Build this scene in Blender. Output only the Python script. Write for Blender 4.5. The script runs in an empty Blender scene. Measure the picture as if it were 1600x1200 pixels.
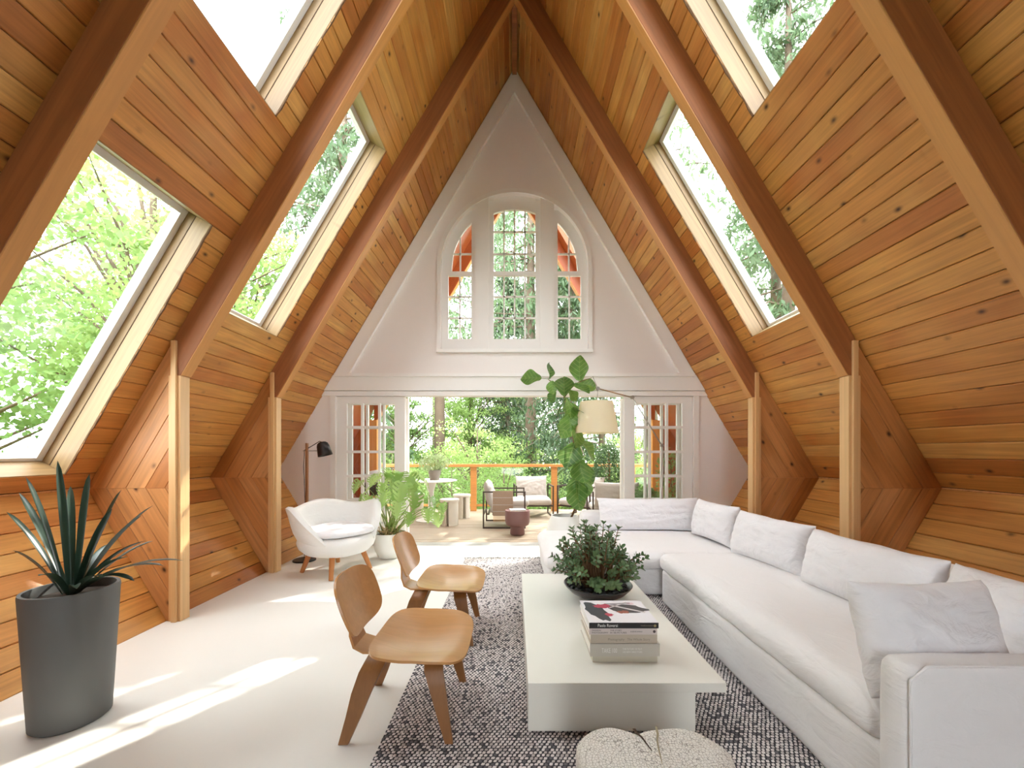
import bpy, bmesh, math, random
import numpy as np
from mathutils import Vector, Matrix, noise
R = math.radians
random.seed(7)
SC = bpy.context.scene
COL = SC.collection

# ------------------------------------------------------------------ camera
cam_d = bpy.data.cameras.new('camera')
cam = bpy.data.objects.new('camera', cam_d)
COL.objects.link(cam)
cam.location = (0, 0, 1.28)
cam.rotation_euler = (R(90), 0, 0)
cam_d.sensor_width = 36.0
cam_d.lens = 630.0 / 1600.0 * 36.0
cam_d.shift_x = -4.0 / 1600.0
cam_d.shift_y = 105.0 / 1600.0
cam_d.clip_end = 300
SC.camera = cam

# ------------------------------------------------------------------ sky, sun, exposure
world = bpy.data.worlds.new('world')
SC.world = world
world.use_nodes = True
bg = world.node_tree.nodes['Background']
bg.inputs[0].default_value = (0.95, 0.975, 1.0, 1)
bg.inputs[1].default_value = 3.0
sun_d = bpy.data.lights.new('sun', 'SUN')
sun_d.energy = 4.0
sun_d.angle = R(0.55)
sun_d.color = (1.0, 0.95, 0.86)
sun = bpy.data.objects.new('sun', sun_d)
COL.objects.link(sun)
sun.rotation_euler = Vector((-0.69, -1.0, -0.93)).to_track_quat('-Z', 'Y').to_euler()
sun.location = (12, 16, 18)
SC.view_settings.view_transform = 'Standard'
SC.view_settings.look = 'None'
SC.view_settings.gamma = 1.0
SC.view_settings.use_curve_mapping = False
SC.view_settings.exposure = 1.92
SC.cycles.max_bounces = 10
SC.cycles.diffuse_bounces = 6
SC.cycles.transparent_max_bounces = 24
SC.cycles.sample_clamp_indirect = 6.0
SC.cycles.caustics_reflective = False
SC.cycles.caustics_refractive = False

# ------------------------------------------------------------------ helpers
def props(o, label=None, cat=None, group=None, kind=None):
    if label: o['label'] = label
    if cat: o['category'] = cat
    if group: o['group'] = group
    if kind: o['kind'] = kind
    return o

def wm(o):
    m = o.matrix_basis.copy()
    while o.parent:
        o = o.parent
        m = o.matrix_basis @ m
    return m

def link(name, data, parent=None, M=None, local=None):
    o = bpy.data.objects.new(name, data)
    COL.objects.link(o)
    if parent is not None:
        o.parent = parent
    if local is not None:
        o.matrix_basis = local
    elif M is not None:
        o.matrix_basis = (wm(parent).inverted() @ M) if parent is not None else M
    return o

def thing(name, loc=(0, 0, 0), rz=0.0, label=None, cat=None, group=None, kind=None):
    o = bpy.data.objects.new(name, None)
    COL.objects.link(o)
    o.empty_display_size = 0.1
    o.location = loc
    o.rotation_euler = (0, 0, rz)
    o.matrix_basis = Matrix.Translation(Vector(loc)) @ Matrix.Rotation(rz, 4, 'Z')
    return props(o, label, cat, group, kind)

def copy_tree(o, parent=None):
    c = o.copy(); COL.objects.link(c); c.parent = parent
    for ch in list(o.children):
        copy_tree(ch, c)
    return c

class MB:
    def __init__(s):
        s.v = []; s.f = []
    def add(s, v, f):
        n = len(s.v)
        s.v += [tuple(p) for p in v]
        s.f += [tuple(i + n for i in q) for q in f]
        return s
    def box(s, a, b, M=None):
        (x0, y0, z0), (x1, y1, z1) = a, b
        v = [(x0,y0,z0),(x1,y0,z0),(x1,y1,z0),(x0,y1,z0),(x0,y0,z1),(x1,y0,z1),(x1,y1,z1),(x0,y1,z1)]
        if M is not None: v = [M @ Vector(p) for p in v]
        return s.add(v, [(0,3,2,1),(4,5,6,7),(0,1,5,4),(1,2,6,5),(2,3,7,6),(3,0,4,7)])
    def bevbox(s, a, b, r=0.004, M=None):
        """box whose vertical and horizontal edges are chamfered"""
        bm = bmesh.new()
        c = [(a[i] + b[i]) / 2 for i in range(3)]
        d = [abs(b[i] - a[i]) for i in range(3)]
        bmesh.ops.create_cube(bm, size=1, matrix=Matrix.Translation(c) @ Matrix.Diagonal((*d, 1)))
        bmesh.ops.bevel(bm, geom=bm.edges[:], offset=min(r, min(d) * 0.45), segments=2, affect='EDGES', profile=0.6)
        v = [Vector(p.co) for p in bm.verts]
        if M is not None: v = [M @ p for p in v]
        bm.verts.index_update()
        f = [[q.index for q in fc.verts] for fc in bm.faces]
        bm.free()
        return s.add(v, f)
    def tube(s, pts, rad, n=8, cap=True):
        pts = [Vector(p) for p in pts]
        rs = rad if isinstance(rad, (list, tuple)) else [rad] * len(pts)
        V = []; F = []
        up = Vector((0, 0, 1))
        t0 = (pts[1] - pts[0]).normalized()
        if abs(t0.dot(up)) > 0.95: up = Vector((1, 0, 0))
        side = t0.cross(up).normalized()
        for i, p in enumerate(pts):
            if i == 0: t = pts[1] - pts[0]
            elif i == len(pts) - 1: t = pts[-1] - pts[-2]
            else: t = (pts[i+1] - pts[i]).normalized() + (pts[i] - pts[i-1]).normalized()
            t.normalize()
            side = (side - t * side.dot(t)).normalized()
            bn = t.cross(side)
            for k in range(n):
                a = 2 * math.pi * k / n
                V.append(p + (side * math.cos(a) + bn * math.sin(a)) * rs[i])
        m = len(pts)
        for i in range(m - 1):
            for k in range(n):
                k2 = (k + 1) % n
                F.append((i*n+k, i*n+k2, (i+1)*n+k2, (i+1)*n+k))
        if cap:
            F.append(tuple(range(n-1, -1, -1))); F.append(tuple((m-1)*n + k for k in range(n)))
        return s.add(V, F)
    def lathe(s, prof, c=(0, 0, 0), n=32, jit=None):
        V = []; F = []
        for i, (r, z) in enumerate(prof):
            for k in range(n):
                a = 2 * math.pi * k / n
                rr = r if jit is None else r * jit(a, z)
                V.append((c[0] + rr * math.cos(a), c[1] + rr * math.sin(a), c[2] + z))
        for i in range(len(prof) - 1):
            for k in range(n):
                k2 = (k + 1) % n
                F.append((i*n+k, i*n+k2, (i+1)*n+k2, (i+1)*n+k))
        F.append(tuple(range(n-1, -1, -1)))
        F.append(tuple((len(prof)-1)*n + k for k in range(n)))
        return s.add(V, F)
    def prism(s, poly, y0, y1):
        """polygon given in X,Z, extruded along Y"""
        n = len(poly)
        V = [(x, y0, z) for x, z in poly] + [(x, y1, z) for x, z in poly]
        F = [tuple(range(n)), tuple(range(2*n-1, n-1, -1))]
        for i in range(n):
            j = (i + 1) % n
            F.append((i, i + n, j + n, j))
        return s.add(V, F)
    def grid(s, pts, closed_u=False):
        """pts: rows of points"""
        nu = len(pts); nv = len(pts[0])
        V = [p for row in pts for p in row]
        F = []
        for i in range(nu if closed_u else nu - 1):
            i2 = (i + 1) % nu
            for j in range(nv - 1):
                F.append((i*nv+j, i2*nv+j, i2*nv+j+1, i*nv+j+1))
        return s.add(V, F)
    def ribbon(s, path, widths, thick, wdir=(1, 0, 0)):
        """flat bent ply strip following path; widths measured along wdir"""
        path = [Vector(p) for p in path]; w = Vector(wdir)
        V = []; F = []
        m = len(path)
        for i, p in enumerate(path):
            a = path[max(i-1, 0)]; b = path[min(i+1, m-1)]
            t = (b - a).normalized()
            nrm = t.cross(w).normalized()
            ww = w * widths[i] / 2
            for q in (p - ww - nrm*thick/2, p + ww - nrm*thick/2, p + ww + nrm*thick/2, p - ww + nrm*thick/2):
                V.append(q)
        for i in range(m - 1):
            for k in range(4):
                k2 = (k + 1) % 4
                F.append((i*4+k, i*4+k2, (i+1)*4+k2, (i+1)*4+k))
        F.append((3, 2, 1, 0)); F.append(tuple((m-1)*4 + k for k in range(4)))
        return s.add(V, F)
    def mesh(s, name, mat, smooth=False, angle=None):
        me = bpy.data.meshes.new(name)
        me.from_pydata(s.v, [], s.f)
        bm = bmesh.new(); bm.from_mesh(me)
        bmesh.ops.recalc_face_normals(bm, faces=bm.faces[:])
        if smooth and angle:
            for e in bm.edges:
                if len(e.link_faces) == 2 and e.calc_face_angle(0) > R(angle): e.smooth = False
        bm.to_mesh(me); bm.free()
        if smooth: me.polygons.foreach_set('use_smooth', [True] * len(me.polygons))
        if mat: me.materials.append(mat)
        me.update()
        return me
    def build(s, name, mat, parent=None, smooth=False, angle=None, M=None, local=None):
        return link(name, s.mesh(name, mat, smooth, angle), parent, M, local)

def soft_box(a, b, r, n=(10, 10, 4), puff=0.0, amp=0.0, freq=3.0, seed=0, aniso=(1, 1, 1)):
    """rounded upholstered block with puff on top and creases"""
    mb = MB()
    lo = Vector(a); hi = Vector(b); c = (lo + hi) / 2; h = (hi - lo) / 2
    V = []; idx = {}; F = []
    def vid(i, j, k):
        key = (i, j, k)
        if key in idx: return idx[key]
        def sp(t, hh):   # denser near the rims
            u = 2 * t - 1
            return math.copysign(abs(u) ** 0.75, u)
        u = sp(i / n[0], 0); v = sp(j / n[1], 0); w = sp(k / n[2], 0)
        p = Vector((c.x + u*h.x, c.y + v*h.y, c.z + w*h.z))
        q = Vector((min(max(p.x, lo.x+r), hi.x-r), min(max(p.y, lo.y+r), hi.y-r), min(max(p.z, lo.z+r), hi.z-r)))
        d = p - q
        if d.length < 1e-6: d = Vector((u, v, w))
        d.normalize()
        p = q + d * r
        if w > 0: p.z += puff * (1-u*u) ** .5 * (1-v*v) ** .5 * max(w, 0)
        nz = noise.noise(Vector((p.x*aniso[0], p.y*aniso[1], p.z*aniso[2])) * freq + Vector((seed, seed*1.7, 0)))
        n2 = noise.noise(Vector((p.x*aniso[0], p.y*aniso[1], p.z*aniso[2])) * freq * 2.7 + Vector((seed, 0, seed)))
        p = p + d * amp * (nz + 0.45 * n2)
        idx[key] = len(V); V.append(p)
        return idx[key]
    for ax in range(3):
        u_, v_ = [q for q in range(3) if q != ax]
        for side in (0, n[ax]):
            for i in range(n[u_]):
                for j in range(n[v_]):
                    qd = []
                    for (di, dj) in ((0,0),(1,0),(1,1),(0,1)):
                        key = [0, 0, 0]; key[ax] = side; key[u_] = i + di; key[v_] = j + dj
                        qd.append(vid(*key))
                    F.append(tuple(qd))
    return mb.add(V, F)

def pillow(w, h, t, seed=0, nx=44, ny=32, amp=0.010, flat=0.0):
    """pillow in local X (width), Z (height), Y thickness; centred; pinched corners and creases"""
    mb = MB()
    def pt(u, v, sgn):
        f = max(0.0, (1 - abs(u)**3.2) * (1 - abs(v)**3.0)) ** 0.48
        x = u * w / 2 * (1 - 0.05 * (1 - v*v) )
        z = v * h / 2 * (1 - 0.07 * (1 - u*u) )
        th = t / 2 * f
        q = Vector((u*2.2, v*1.6, seed * 3.1 + sgn * 5))
        cre = noise.noise(Vector((u*1.5 + v*3.0, v*5.0 - u*2, seed*2.3 + sgn)))
        cre2 = noise.noise(Vector((u*6.0 + seed, v*4.0 + u*3, sgn*3.0)))
        th += (amp * cre + amp * 0.7 * cre2) * (0.25 + f) * (1 if f > 0.02 else 0)
        th = max(th, 0.002 * (f > 0))
        return Vector((x + 0.006 * noise.noise(q), sgn * th, z + 0.006 * noise.noise(q + Vector((9, 0, 0)))))
    V = []; F = []; idx = {}
    def vid(i, j, sgn):
        edge = i in (0, nx) or j in (0, ny)
        key = (i, j, 0 if edge else sgn)
        if key not in idx:
            u = -1 + 2*i/nx; v = -1 + 2*j/ny
            u = math.sin(u * math.pi/2) ; v = math.sin(v * math.pi/2)
            p = pt(u, v, sgn)
            if edge: p.y = 0
            idx[key] = len(V); V.append(p)
        return idx[key]
    for sgn in (-1, 1):
        for i in range(nx):
            for j in range(ny):
                F.append((vid(i,j,sgn), vid(i+1,j,sgn), vid(i+1,j+1,sgn), vid(i,j+1,sgn)))
    return mb.add(V, F)

def np_mesh(name, verts, quads, mat, mats=None, mi=None, smooth=False):
    me = bpy.data.meshes.new(name)
    nq, k = quads.shape
    me.vertices.add(len(verts)); me.vertices.foreach_set('co', verts.astype(np.float32).ravel())
    me.loops.add(nq * k); me.loops.foreach_set('vertex_index', quads.astype(np.int32).ravel())
    me.polygons.add(nq); me.polygons.foreach_set('loop_start', np.arange(0, nq*k, k, dtype=np.int32))
    try: me.polygons.foreach_set('loop_total', np.full(nq, k, dtype=np.int32))
    except Exception: pass
    if mats:
        for m in mats: me.materials.append(m)
        me.polygons.foreach_set('material_index', mi.astype(np.int32))
    elif mat: me.materials.append(mat)
    if smooth: me.polygons.foreach_set('use_smooth', np.ones(nq, dtype=bool))
    me.update(calc_edges=True)
    return me

# ------------------------------------------------------------------ materials
def new_mat(name):
    m = bpy.data.materials.new(name); m.use_nodes = True
    nt = m.node_tree
    return m, nt, nt.nodes['Principled BSDF']
def N(nt, t, **kw):
    n = nt.nodes.new(t)
    for k, v in kw.items(): setattr(n, k, v)
    return n
def L(nt, a, b): nt.links.new(a, b)
def setv(node, **kw):
    for k, v in kw.items(): node.inputs[k.replace('_', ' ')].default_value = v
def rgb(h):
    h = h.lstrip('#'); c = [int(h[i:i+2], 16) / 255 for i in (0, 2, 4)]
    return tuple(((x + 0.055) / 1.055) ** 2.4 if x > 0.04045 else x / 12.92 for x in c) + (1,)

def plain(name, col, rough=0.5, metal=0.0, bump=0.0, bscale=60, var=0.06, spec=0.5, vscale=4.0):
    m, nt, b = new_mat(name)
    tc = N(nt, 'ShaderNodeTexCoord')
    nz = N(nt, 'ShaderNodeTexNoise'); setv(nz, Scale=vscale, Detail=3.0)
    L(nt, tc.outputs['Object'], nz.inputs['Vector'])
    mx = N(nt, 'ShaderNodeMix', data_type='RGBA')
    mx.inputs[6].default_value = tuple(c * (1 - var) for c in col[:3]) + (1,)
    mx.inputs[7].default_value = tuple(min(1, c * (1 + var)) for c in col[:3]) + (1,)
    L(nt, nz.outputs[0], mx.inputs[0]); L(nt, mx.outputs[2], b.inputs['Base Color'])
    b.inputs['Roughness'].default_value = rough; b.inputs['Metallic'].default_value = metal
    b.inputs['Specular IOR Level'].default_value = spec
    if bump:
        n2 = N(nt, 'ShaderNodeTexNoise'); setv(n2, Scale=bscale, Detail=4.0)
        L(nt, tc.outputs['Object'], n2.inputs['Vector'])
        bp = N(nt, 'ShaderNodeBump'); setv(bp, Strength=bump, Distance=0.01)
        L(nt, n2.outputs[0], bp.inputs['Height']); L(nt, bp.outputs[0], b.inputs['Normal'])
    return m

def wood(name, tones, knots=True, rough=0.45, grain=0.35, scale=(1.2, 26, 26), knotcol='#3b1c0c', axis='X', knotth=0.12):
    """grain runs along the piece's own X (or Z); tone picked per piece"""
    m, nt, b = new_mat(name)
    tc = N(nt, 'ShaderNodeTexCoord'); oi = N(nt, 'ShaderNodeObjectInfo')
    mul = N(nt, 'ShaderNodeMath', operation='MULTIPLY'); mul.inputs[1].default_value = 37.0
    L(nt, oi.outputs['Random'], mul.inputs[0])
    add = N(nt, 'ShaderNodeVectorMath', operation='ADD')
    L(nt, tc.outputs['Object'], add.inputs[0]); L(nt, mul.outputs[0], add.inputs[1])
    vec = add.outputs[0]
    sc = scale if axis == 'X' else (scale[1], scale[1], scale[0]) if axis == 'Z' else (scale[1], scale[0], scale[1])
    mp = N(nt, 'ShaderNodeVectorMath', operation='MULTIPLY'); mp.inputs[1].default_value = sc
    L(nt, vec, mp.inputs[0])
    n1 = N(nt, 'ShaderNodeTexNoise'); setv(n1, Scale=1.0, Detail=5.0, Roughness=0.6, Distortion=0.8)
    L(nt, mp.outputs[0], n1.inputs['Vector'])
    gr = N(nt, 'ShaderNodeValToRGB'); gr.color_ramp.elements[0].position = 0.3; gr.color_ramp.elements[1].position = 0.72
    gr.color_ramp.elements[0].color = (1-grain, 1-grain, 1-grain, 1); gr.color_ramp.elements[1].color = (1.0, 1.0, 1.0, 1)
    L(nt, n1.outputs[0], gr.inputs[0])
    tr = N(nt, 'ShaderNodeValToRGB'); els = tr.color_ramp.elements
    els[0].color = rgb(tones[0]); els[1].color = rgb(tones[-1])
    for i, t in enumerate(tones[1:-1]):
        e = els.new((i + 1) / (len(tones) - 1)); e.color = rgb(t)
    # mix piece tone with slow drift along the piece
    sl = N(nt, 'ShaderNodeTexNoise'); setv(sl, Scale=1.6, Detail=2.0)
    L(nt, vec, sl.inputs['Vector'])
    mm = N(nt, 'ShaderNodeMath', operation='MULTIPLY_ADD'); mm.inputs[1].default_value = 0.5; mm.inputs[2].default_value = -0.25
    L(nt, sl.outputs[0], mm.inputs[0])
    ad = N(nt, 'ShaderNodeMath', operation='ADD'); L(nt, oi.outputs['Random'], ad.inputs[0]); L(nt, mm.outputs[0], ad.inputs[1])
    L(nt, ad.outputs[0], tr.inputs[0])
    mx = N(nt, 'ShaderNodeMix', data_type='RGBA', blend_type='MULTIPLY'); mx.inputs[0].default_value = 1.0
    L(nt, tr.outputs[0], mx.inputs[6]); L(nt, gr.outputs[0], mx.inputs[7])
    out = mx.outputs[2]
    if knots:
        kp = N(nt, 'ShaderNodeVectorMath', operation='MULTIPLY')
        kp.inputs[1].default_value = (5.5, 8.0, 1.0) if axis == 'X' else (8.0, 8.0, 5.5)
        L(nt, vec, kp.inputs[0])
        vo = N(nt, 'ShaderNodeTexVoronoi'); setv(vo, Scale=1.0)
        L(nt, kp.outputs[0], vo.inputs['Vector'])
        kr = N(nt, 'ShaderNodeValToRGB'); kr.color_ramp.elements[0].position = knotth * 0.35; kr.color_ramp.elements[1].position = knotth * 1.5
        kr.color_ramp.elements[0].color = (0, 0, 0, 1); kr.color_ramp.elements[1].color = (1, 1, 1, 1)
        e = kr.color_ramp.elements.new(knotth); e.color = (0.72, 0.72, 0.72, 1)
        sc_ = N(nt, 'ShaderNodeSeparateColor'); L(nt, vo.outputs['Color'], sc_.inputs[0])
        gt = N(nt, 'ShaderNodeMath', operation='GREATER_THAN'); gt.inputs[1].default_value = 0.6; L(nt, sc_.outputs[0], gt.inputs[0])
        dd = N(nt, 'ShaderNodeMath', operation='ADD'); L(nt, vo.outputs['Distance'], dd.inputs[0]); L(nt, gt.outputs[0], dd.inputs[1])
        L(nt, dd.outputs[0], kr.inputs[0])
        mk = N(nt, 'ShaderNodeMix', data_type='RGBA'); mk.inputs[6].default_value = rgb(knotcol)
        L(nt, kr.outputs[0], mk.inputs[0]); L(nt, out, mk.inputs[7]); out = mk.outputs[2]
    L(nt, out, b.inputs['Base Color'])
    b.inputs['Roughness'].default_value = rough
    bp = N(nt, 'ShaderNodeBump'); setv(bp, Strength=0.12, Distance=0.004)
    L(nt, n1.outputs[0], bp.inputs['Height']); L(nt, bp.outputs[0], b.inputs['Normal'])
    return m

def leaf_mat(name, c1, c2, trans=0.45, veins=False, rough=0.45, perobj=True):
    m, nt, b = new_mat(name)
    out = nt.nodes['Material Output']
    tc = N(nt, 'ShaderNodeTexCoord'); oi = N(nt, 'ShaderNodeObjectInfo')
    nz = N(nt, 'ShaderNodeTexNoise'); setv(nz, Scale=2.0 if not veins else 9.0, Detail=3.0)
    L(nt, tc.outputs['Object'], nz.inputs['Vector'])
    fac = nz.outputs[0]
    ma = N(nt, 'ShaderNodeMath', operation='MULTIPLY_ADD'); ma.inputs[1].default_value = 0.6
    L(nt, oi.outputs['Random'], ma.inputs[0]); 
    sub = N(nt, 'ShaderNodeMath', operation='MULTIPLY_ADD'); sub.inputs[1].default_value = 1.2; sub.inputs[2].default_value = -0.4
    L(nt, fac, sub.inputs[0]); L(nt, sub.outputs[0], ma.inputs[2])
    mx = N(nt, 'ShaderNodeMix', data_type='RGBA'); mx.inputs[6].default_value = rgb(c1); mx.inputs[7].default_value = rgb(c2)
    L(nt, ma.outputs[0], mx.inputs[0])
    col = mx.outputs[2]
    if veins:
        sp = N(nt, 'ShaderNodeSeparateXYZ'); L(nt, tc.outputs['Object'], sp.inputs[0])
        ab = N(nt, 'ShaderNodeMath', operation='ABSOLUTE'); L(nt, sp.outputs[1], ab.inputs[0])
        s1 = N(nt, 'ShaderNodeMath', operation='MULTIPLY_ADD'); s1.inputs[1].default_value = -0.75
        L(nt, ab.outputs[0], s1.inputs[0]); L(nt, sp.outputs[0], s1.inputs[2])
        s2 = N(nt, 'ShaderNodeMath', operation='MULTIPLY'); s2.inputs[1].default_value = 120.0; L(nt, s1.outputs[0], s2.inputs[0])
        s3 = N(nt, 'ShaderNodeMath', operation='SINE'); L(nt, s2.outputs[0], s3.inputs[0])
        g1 = N(nt, 'ShaderNodeMath', operation='GREATER_THAN'); g1.inputs[1].default_value = 0.9; L(nt, s3.outputs[0], g1.inputs[0])
        g2 = N(nt, 'ShaderNodeMath', operation='LESS_THAN'); g2.inputs[1].default_value = 0.0025; L(nt, ab.outputs[0], g2.inputs[0])
        mx2 = N(nt, 'ShaderNodeMath', operation='MAXIMUM'); L(nt, g1.outputs[0], mx2.inputs[0]); L(nt, g2.outputs[0], mx2.inputs[1])
        h = N(nt, 'ShaderNodeMath', operation='MULTIPLY'); h.inputs[1].default_value = 0.22; L(nt, mx2.outputs[0], h.inputs[0])
        mv = N(nt, 'ShaderNodeMix', data_type='RGBA'); mv.inputs[7].default_value = rgb('#c8d88a')
        L(nt, h.outputs[0], mv.inputs[0]); L(nt, col, mv.inputs[6]); col = mv.outputs[2]
    L(nt, col, b.inputs['Base Color']); b.inputs['Roughness'].default_value = rough
    tl = N(nt, 'ShaderNodeBsdfTranslucent')
    hs = N(nt, 'ShaderNodeHueSaturation'); setv(hs, Hue=0.475, Saturation=0.85, Value=1.25); L(nt, col, hs.inputs['Color'])
    L(nt, hs.outputs[0], tl.inputs[0])
    ms = N(nt, 'ShaderNodeMixShader'); ms.inputs[0].default_value = trans
    L(nt, b.outputs[0], ms.inputs[1]); L(nt, tl.outputs[0], ms.inputs[2]); L(nt, ms.outputs[0], out.inputs[0])
    return m

def glass_mat(name, refl=0.05, tint=(0.97, 0.985, 0.98, 1)):
    m, nt, b = new_mat(name)
    out = nt.nodes['Material Output']; nt.nodes.remove(b)
    t = N(nt, 'ShaderNodeBsdfTransparent'); t.inputs[0].default_value = tint
    g = N(nt, 'ShaderNodeBsdfGlossy'); g.inputs['Roughness'].default_value = 0.02
    lw = N(nt, 'ShaderNodeLayerWeight'); lw.inputs[0].default_value = 0.5
    pw = N(nt, 'ShaderNodeMath', operation='POWER'); pw.inputs[1].default_value = 4.0; L(nt, lw.outputs['Facing'], pw.inputs[0])
    fr = N(nt, 'ShaderNodeMath', operation='MULTIPLY_ADD'); fr.inputs[1].default_value = 0.6; fr.inputs[2].default_value = refl * 0.5
    L(nt, pw.outputs[0], fr.inputs[0])
    s = N(nt, 'ShaderNodeMixShader')
    L(nt, fr.outputs[0], s.inputs[0]); L(nt, t.outputs[0], s.inputs[1]); L(nt, g.outputs[0], s.inputs[2]); L(nt, s.outputs[0], out.inputs[0])
    return m

def fabric(name, col, wr=0.25, weave=500):
    m, nt, b = new_mat(name)
    tc = N(nt, 'ShaderNodeTexCoord')
    b.inputs['Base Color'].default_value = col; b.inputs['Roughness'].default_value = 0.9
    b.inputs['Sheen Weight'].default_value = 0.15
    b.inputs['Specular IOR Level'].default_value = 0.2
    n1 = N(nt, 'ShaderNodeTexNoise'); setv(n1, Scale=7.0, Detail=4.0, Distortion=1.4)
    mp = N(nt, 'ShaderNodeVectorMath', operation='MULTIPLY'); mp.inputs[1].default_value = (1.0, 0.6, 1.6)
    L(nt, tc.outputs['Object'], mp.inputs[0]); L(nt, mp.outputs[0], n1.inputs['Vector'])
    n2 = N(nt, 'ShaderNodeTexNoise'); setv(n2, Scale=float(weave), Detail=1.0); L(nt, tc.outputs['Object'], n2.inputs['Vector'])
    b1 = N(nt, 'ShaderNodeBump'); setv(b1, Strength=wr, Distance=0.03); L(nt, n1.outputs[0], b1.inputs['Height'])
    b2 = N(nt, 'ShaderNodeBump'); setv(b2, Strength=0.15, Distance=0.002); L(nt, n2.outputs[0], b2.inputs['Height'])
    L(nt, b1.outputs[0], b2.inputs['Normal']); L(nt, b2.outputs[0], b.inputs['Normal'])
    return m

PLANK = wood('cedar_plank', ['#b87237', '#d18f47', '#dda155', '#c8823f', '#e0aa60', '#c07638', '#d7974f'], grain=0.34, knotth=0.13, scale=(1.6, 34, 34))
PANEL = wood('cedar_panel', ['#bf7c42', '#dba067', '#c98a52', '#d8985c', '#b87840'], grain=0.35, knotth=0.14)
BEAM = wood('stained_beam', ['#a26236', '#ac6a3a'], knots=False, grain=0.4, rough=0.6, scale=(0.8, 18, 18))
POST = wood('clear_fir_post', ['#dfb078', '#e4ba84'], knots=False, grain=0.18, axis='Z', scale=(0.8, 60, 60))
EDGE = wood('lit_underside_tone', ['#c98a4c', '#d19655'], knots=False, grain=0.2)  # paler than the beam to paint light onto the rafter undersides
RAW = wood('raw_shaft_board', ['#a98c60', '#9c7c52', '#b4986c'], grain=0.35, knotcol='#5a3a20')
DARKB = plain('dark_backing', rgb('#3a2413'), 0.8)
WHITE = plain('white_paint', rgb('#f1eeea'), 0.5, var=0.01)
WALLW = plain('white_wall_plaster', rgb('#efe9e5'), 0.7, var=0.012, bump=0.03, bscale=40)
PORCH = wood('red_porch_wood', ['#a04c22', '#b35a2b'], grain=0.25, knots=False)
PORCHPOST = wood('orange_porch_post', ['#e0954a', '#e7a35a'], grain=0.2, knots=False, axis='Z')
ORAIL = wood('orange_rail_wood', ['#d3904c', '#dba05c'], grain=0.2, knots=False)
VINYL = plain('white_vinyl_frame', rgb('#e9ebea'), 0.35, var=0.01)
GLASS = glass_mat('window_glass')
# ================================================================== STRUCTURE
APEX = 6.48; SL = 1.70; KX = 3.22; KZ = 1.0; FX = 2.62; YW = 5.486
cA = 1 / math.sqrt(1 + SL*SL); sA = SL * cA
CW = 0.127
frames_y = [-0.60, 0.61, 1.818, 3.028, 4.25]
FT = 0.088
bays = [(-4.0, -0.556), (-0.556, 0.654), (0.654, 1.862), (1.862, 3.072), (3.072, 4.294), (4.294, YW)]

def m_floor():
    m, nt, b = new_mat('polished_white_floor')
    tc = N(nt, 'ShaderNodeTexCoord')
    nz = N(nt, 'ShaderNodeTexNoise'); setv(nz, Scale=0.9, Detail=4.0); L(nt, tc.outputs['Object'], nz.inputs['Vector'])
    mx = N(nt, 'ShaderNodeMix', data_type='RGBA'); mx.inputs[6].default_value = rgb('#e6e4dd'); mx.inputs[7].default_value = rgb('#efeee9')
    L(nt, nz.outputs[0], mx.inputs[0]); L(nt, mx.outputs[2], b.inputs['Base Color'])
    b.inputs['Roughness'].default_value = 0.32; b.inputs['Specular IOR Level'].default_value = 0.4
    n2 = N(nt, 'ShaderNodeTexNoise'); setv(n2, Scale=5.0, Detail=3.0); L(nt, tc.outputs['Object'], n2.inputs['Vector'])
    bp = N(nt, 'ShaderNodeBump'); setv(bp, Strength=0.03, Distance=0.02); L(nt, n2.outputs[0], bp.inputs['Height']); L(nt, bp.outputs[0], b.inputs['Normal'])
    return m
props(MB().box((-2.72, -4.0, -0.12), (2.72, YW + 0.13, 0)).build('floor', m_floor()), 'smooth white painted floor of the room', kind='structure')

# --- sloped surfaces: local frame  L = along Y, W = down the slope, N = into the room
def surf(side, kindsurf):
    """returns fn(u, Y, n_out)->world point and the axes"""
    if kindsurf == 'roof':
        o = Vector((0, 0, APEX)); d = Vector((side*cA, 0, -sA)); n = Vector((side*sA, 0, cA))
    else:
        Lw = math.hypot(KX - FX, KZ)
        o = Vector((side*KX, 0, KZ)); d = Vector((-side*(KX-FX)/Lw, 0, -KZ/Lw)); n = Vector((side*KZ/Lw, 0, -(KX-FX)/Lw))
    def P(u, Y, k=0.0): return o + d*u + n*k + Vector((0, Y, 0))
    return P, d, n

_plank_cache = {}
def plank_mesh(Lh, w, t=0.02, mat=None):
    key = (round(Lh, 3), round(w, 4), mat.name)
    if key not in _plank_cache:
        hl, hw, c = Lh/2, w/2, 0.0055
        V = []
        for x in (-hl, hl):
            V += [(x, -hw, -t), (x, hw, -t), (x, hw, -c), (x, hw - c, 0), (x, -hw + c, 0), (x, -hw, -c)]
        F = [(0,1,2,3,4,5), (11,10,9,8,7,6)] + [(i, i+6, (i+1) % 6 + 6, (i+1) % 6) for i in range(6)]
        mb = MB().add(V, F)
        _plank_cache[key] = mb.mesh('plank', mat)
    return _plank_cache[key]

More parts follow.
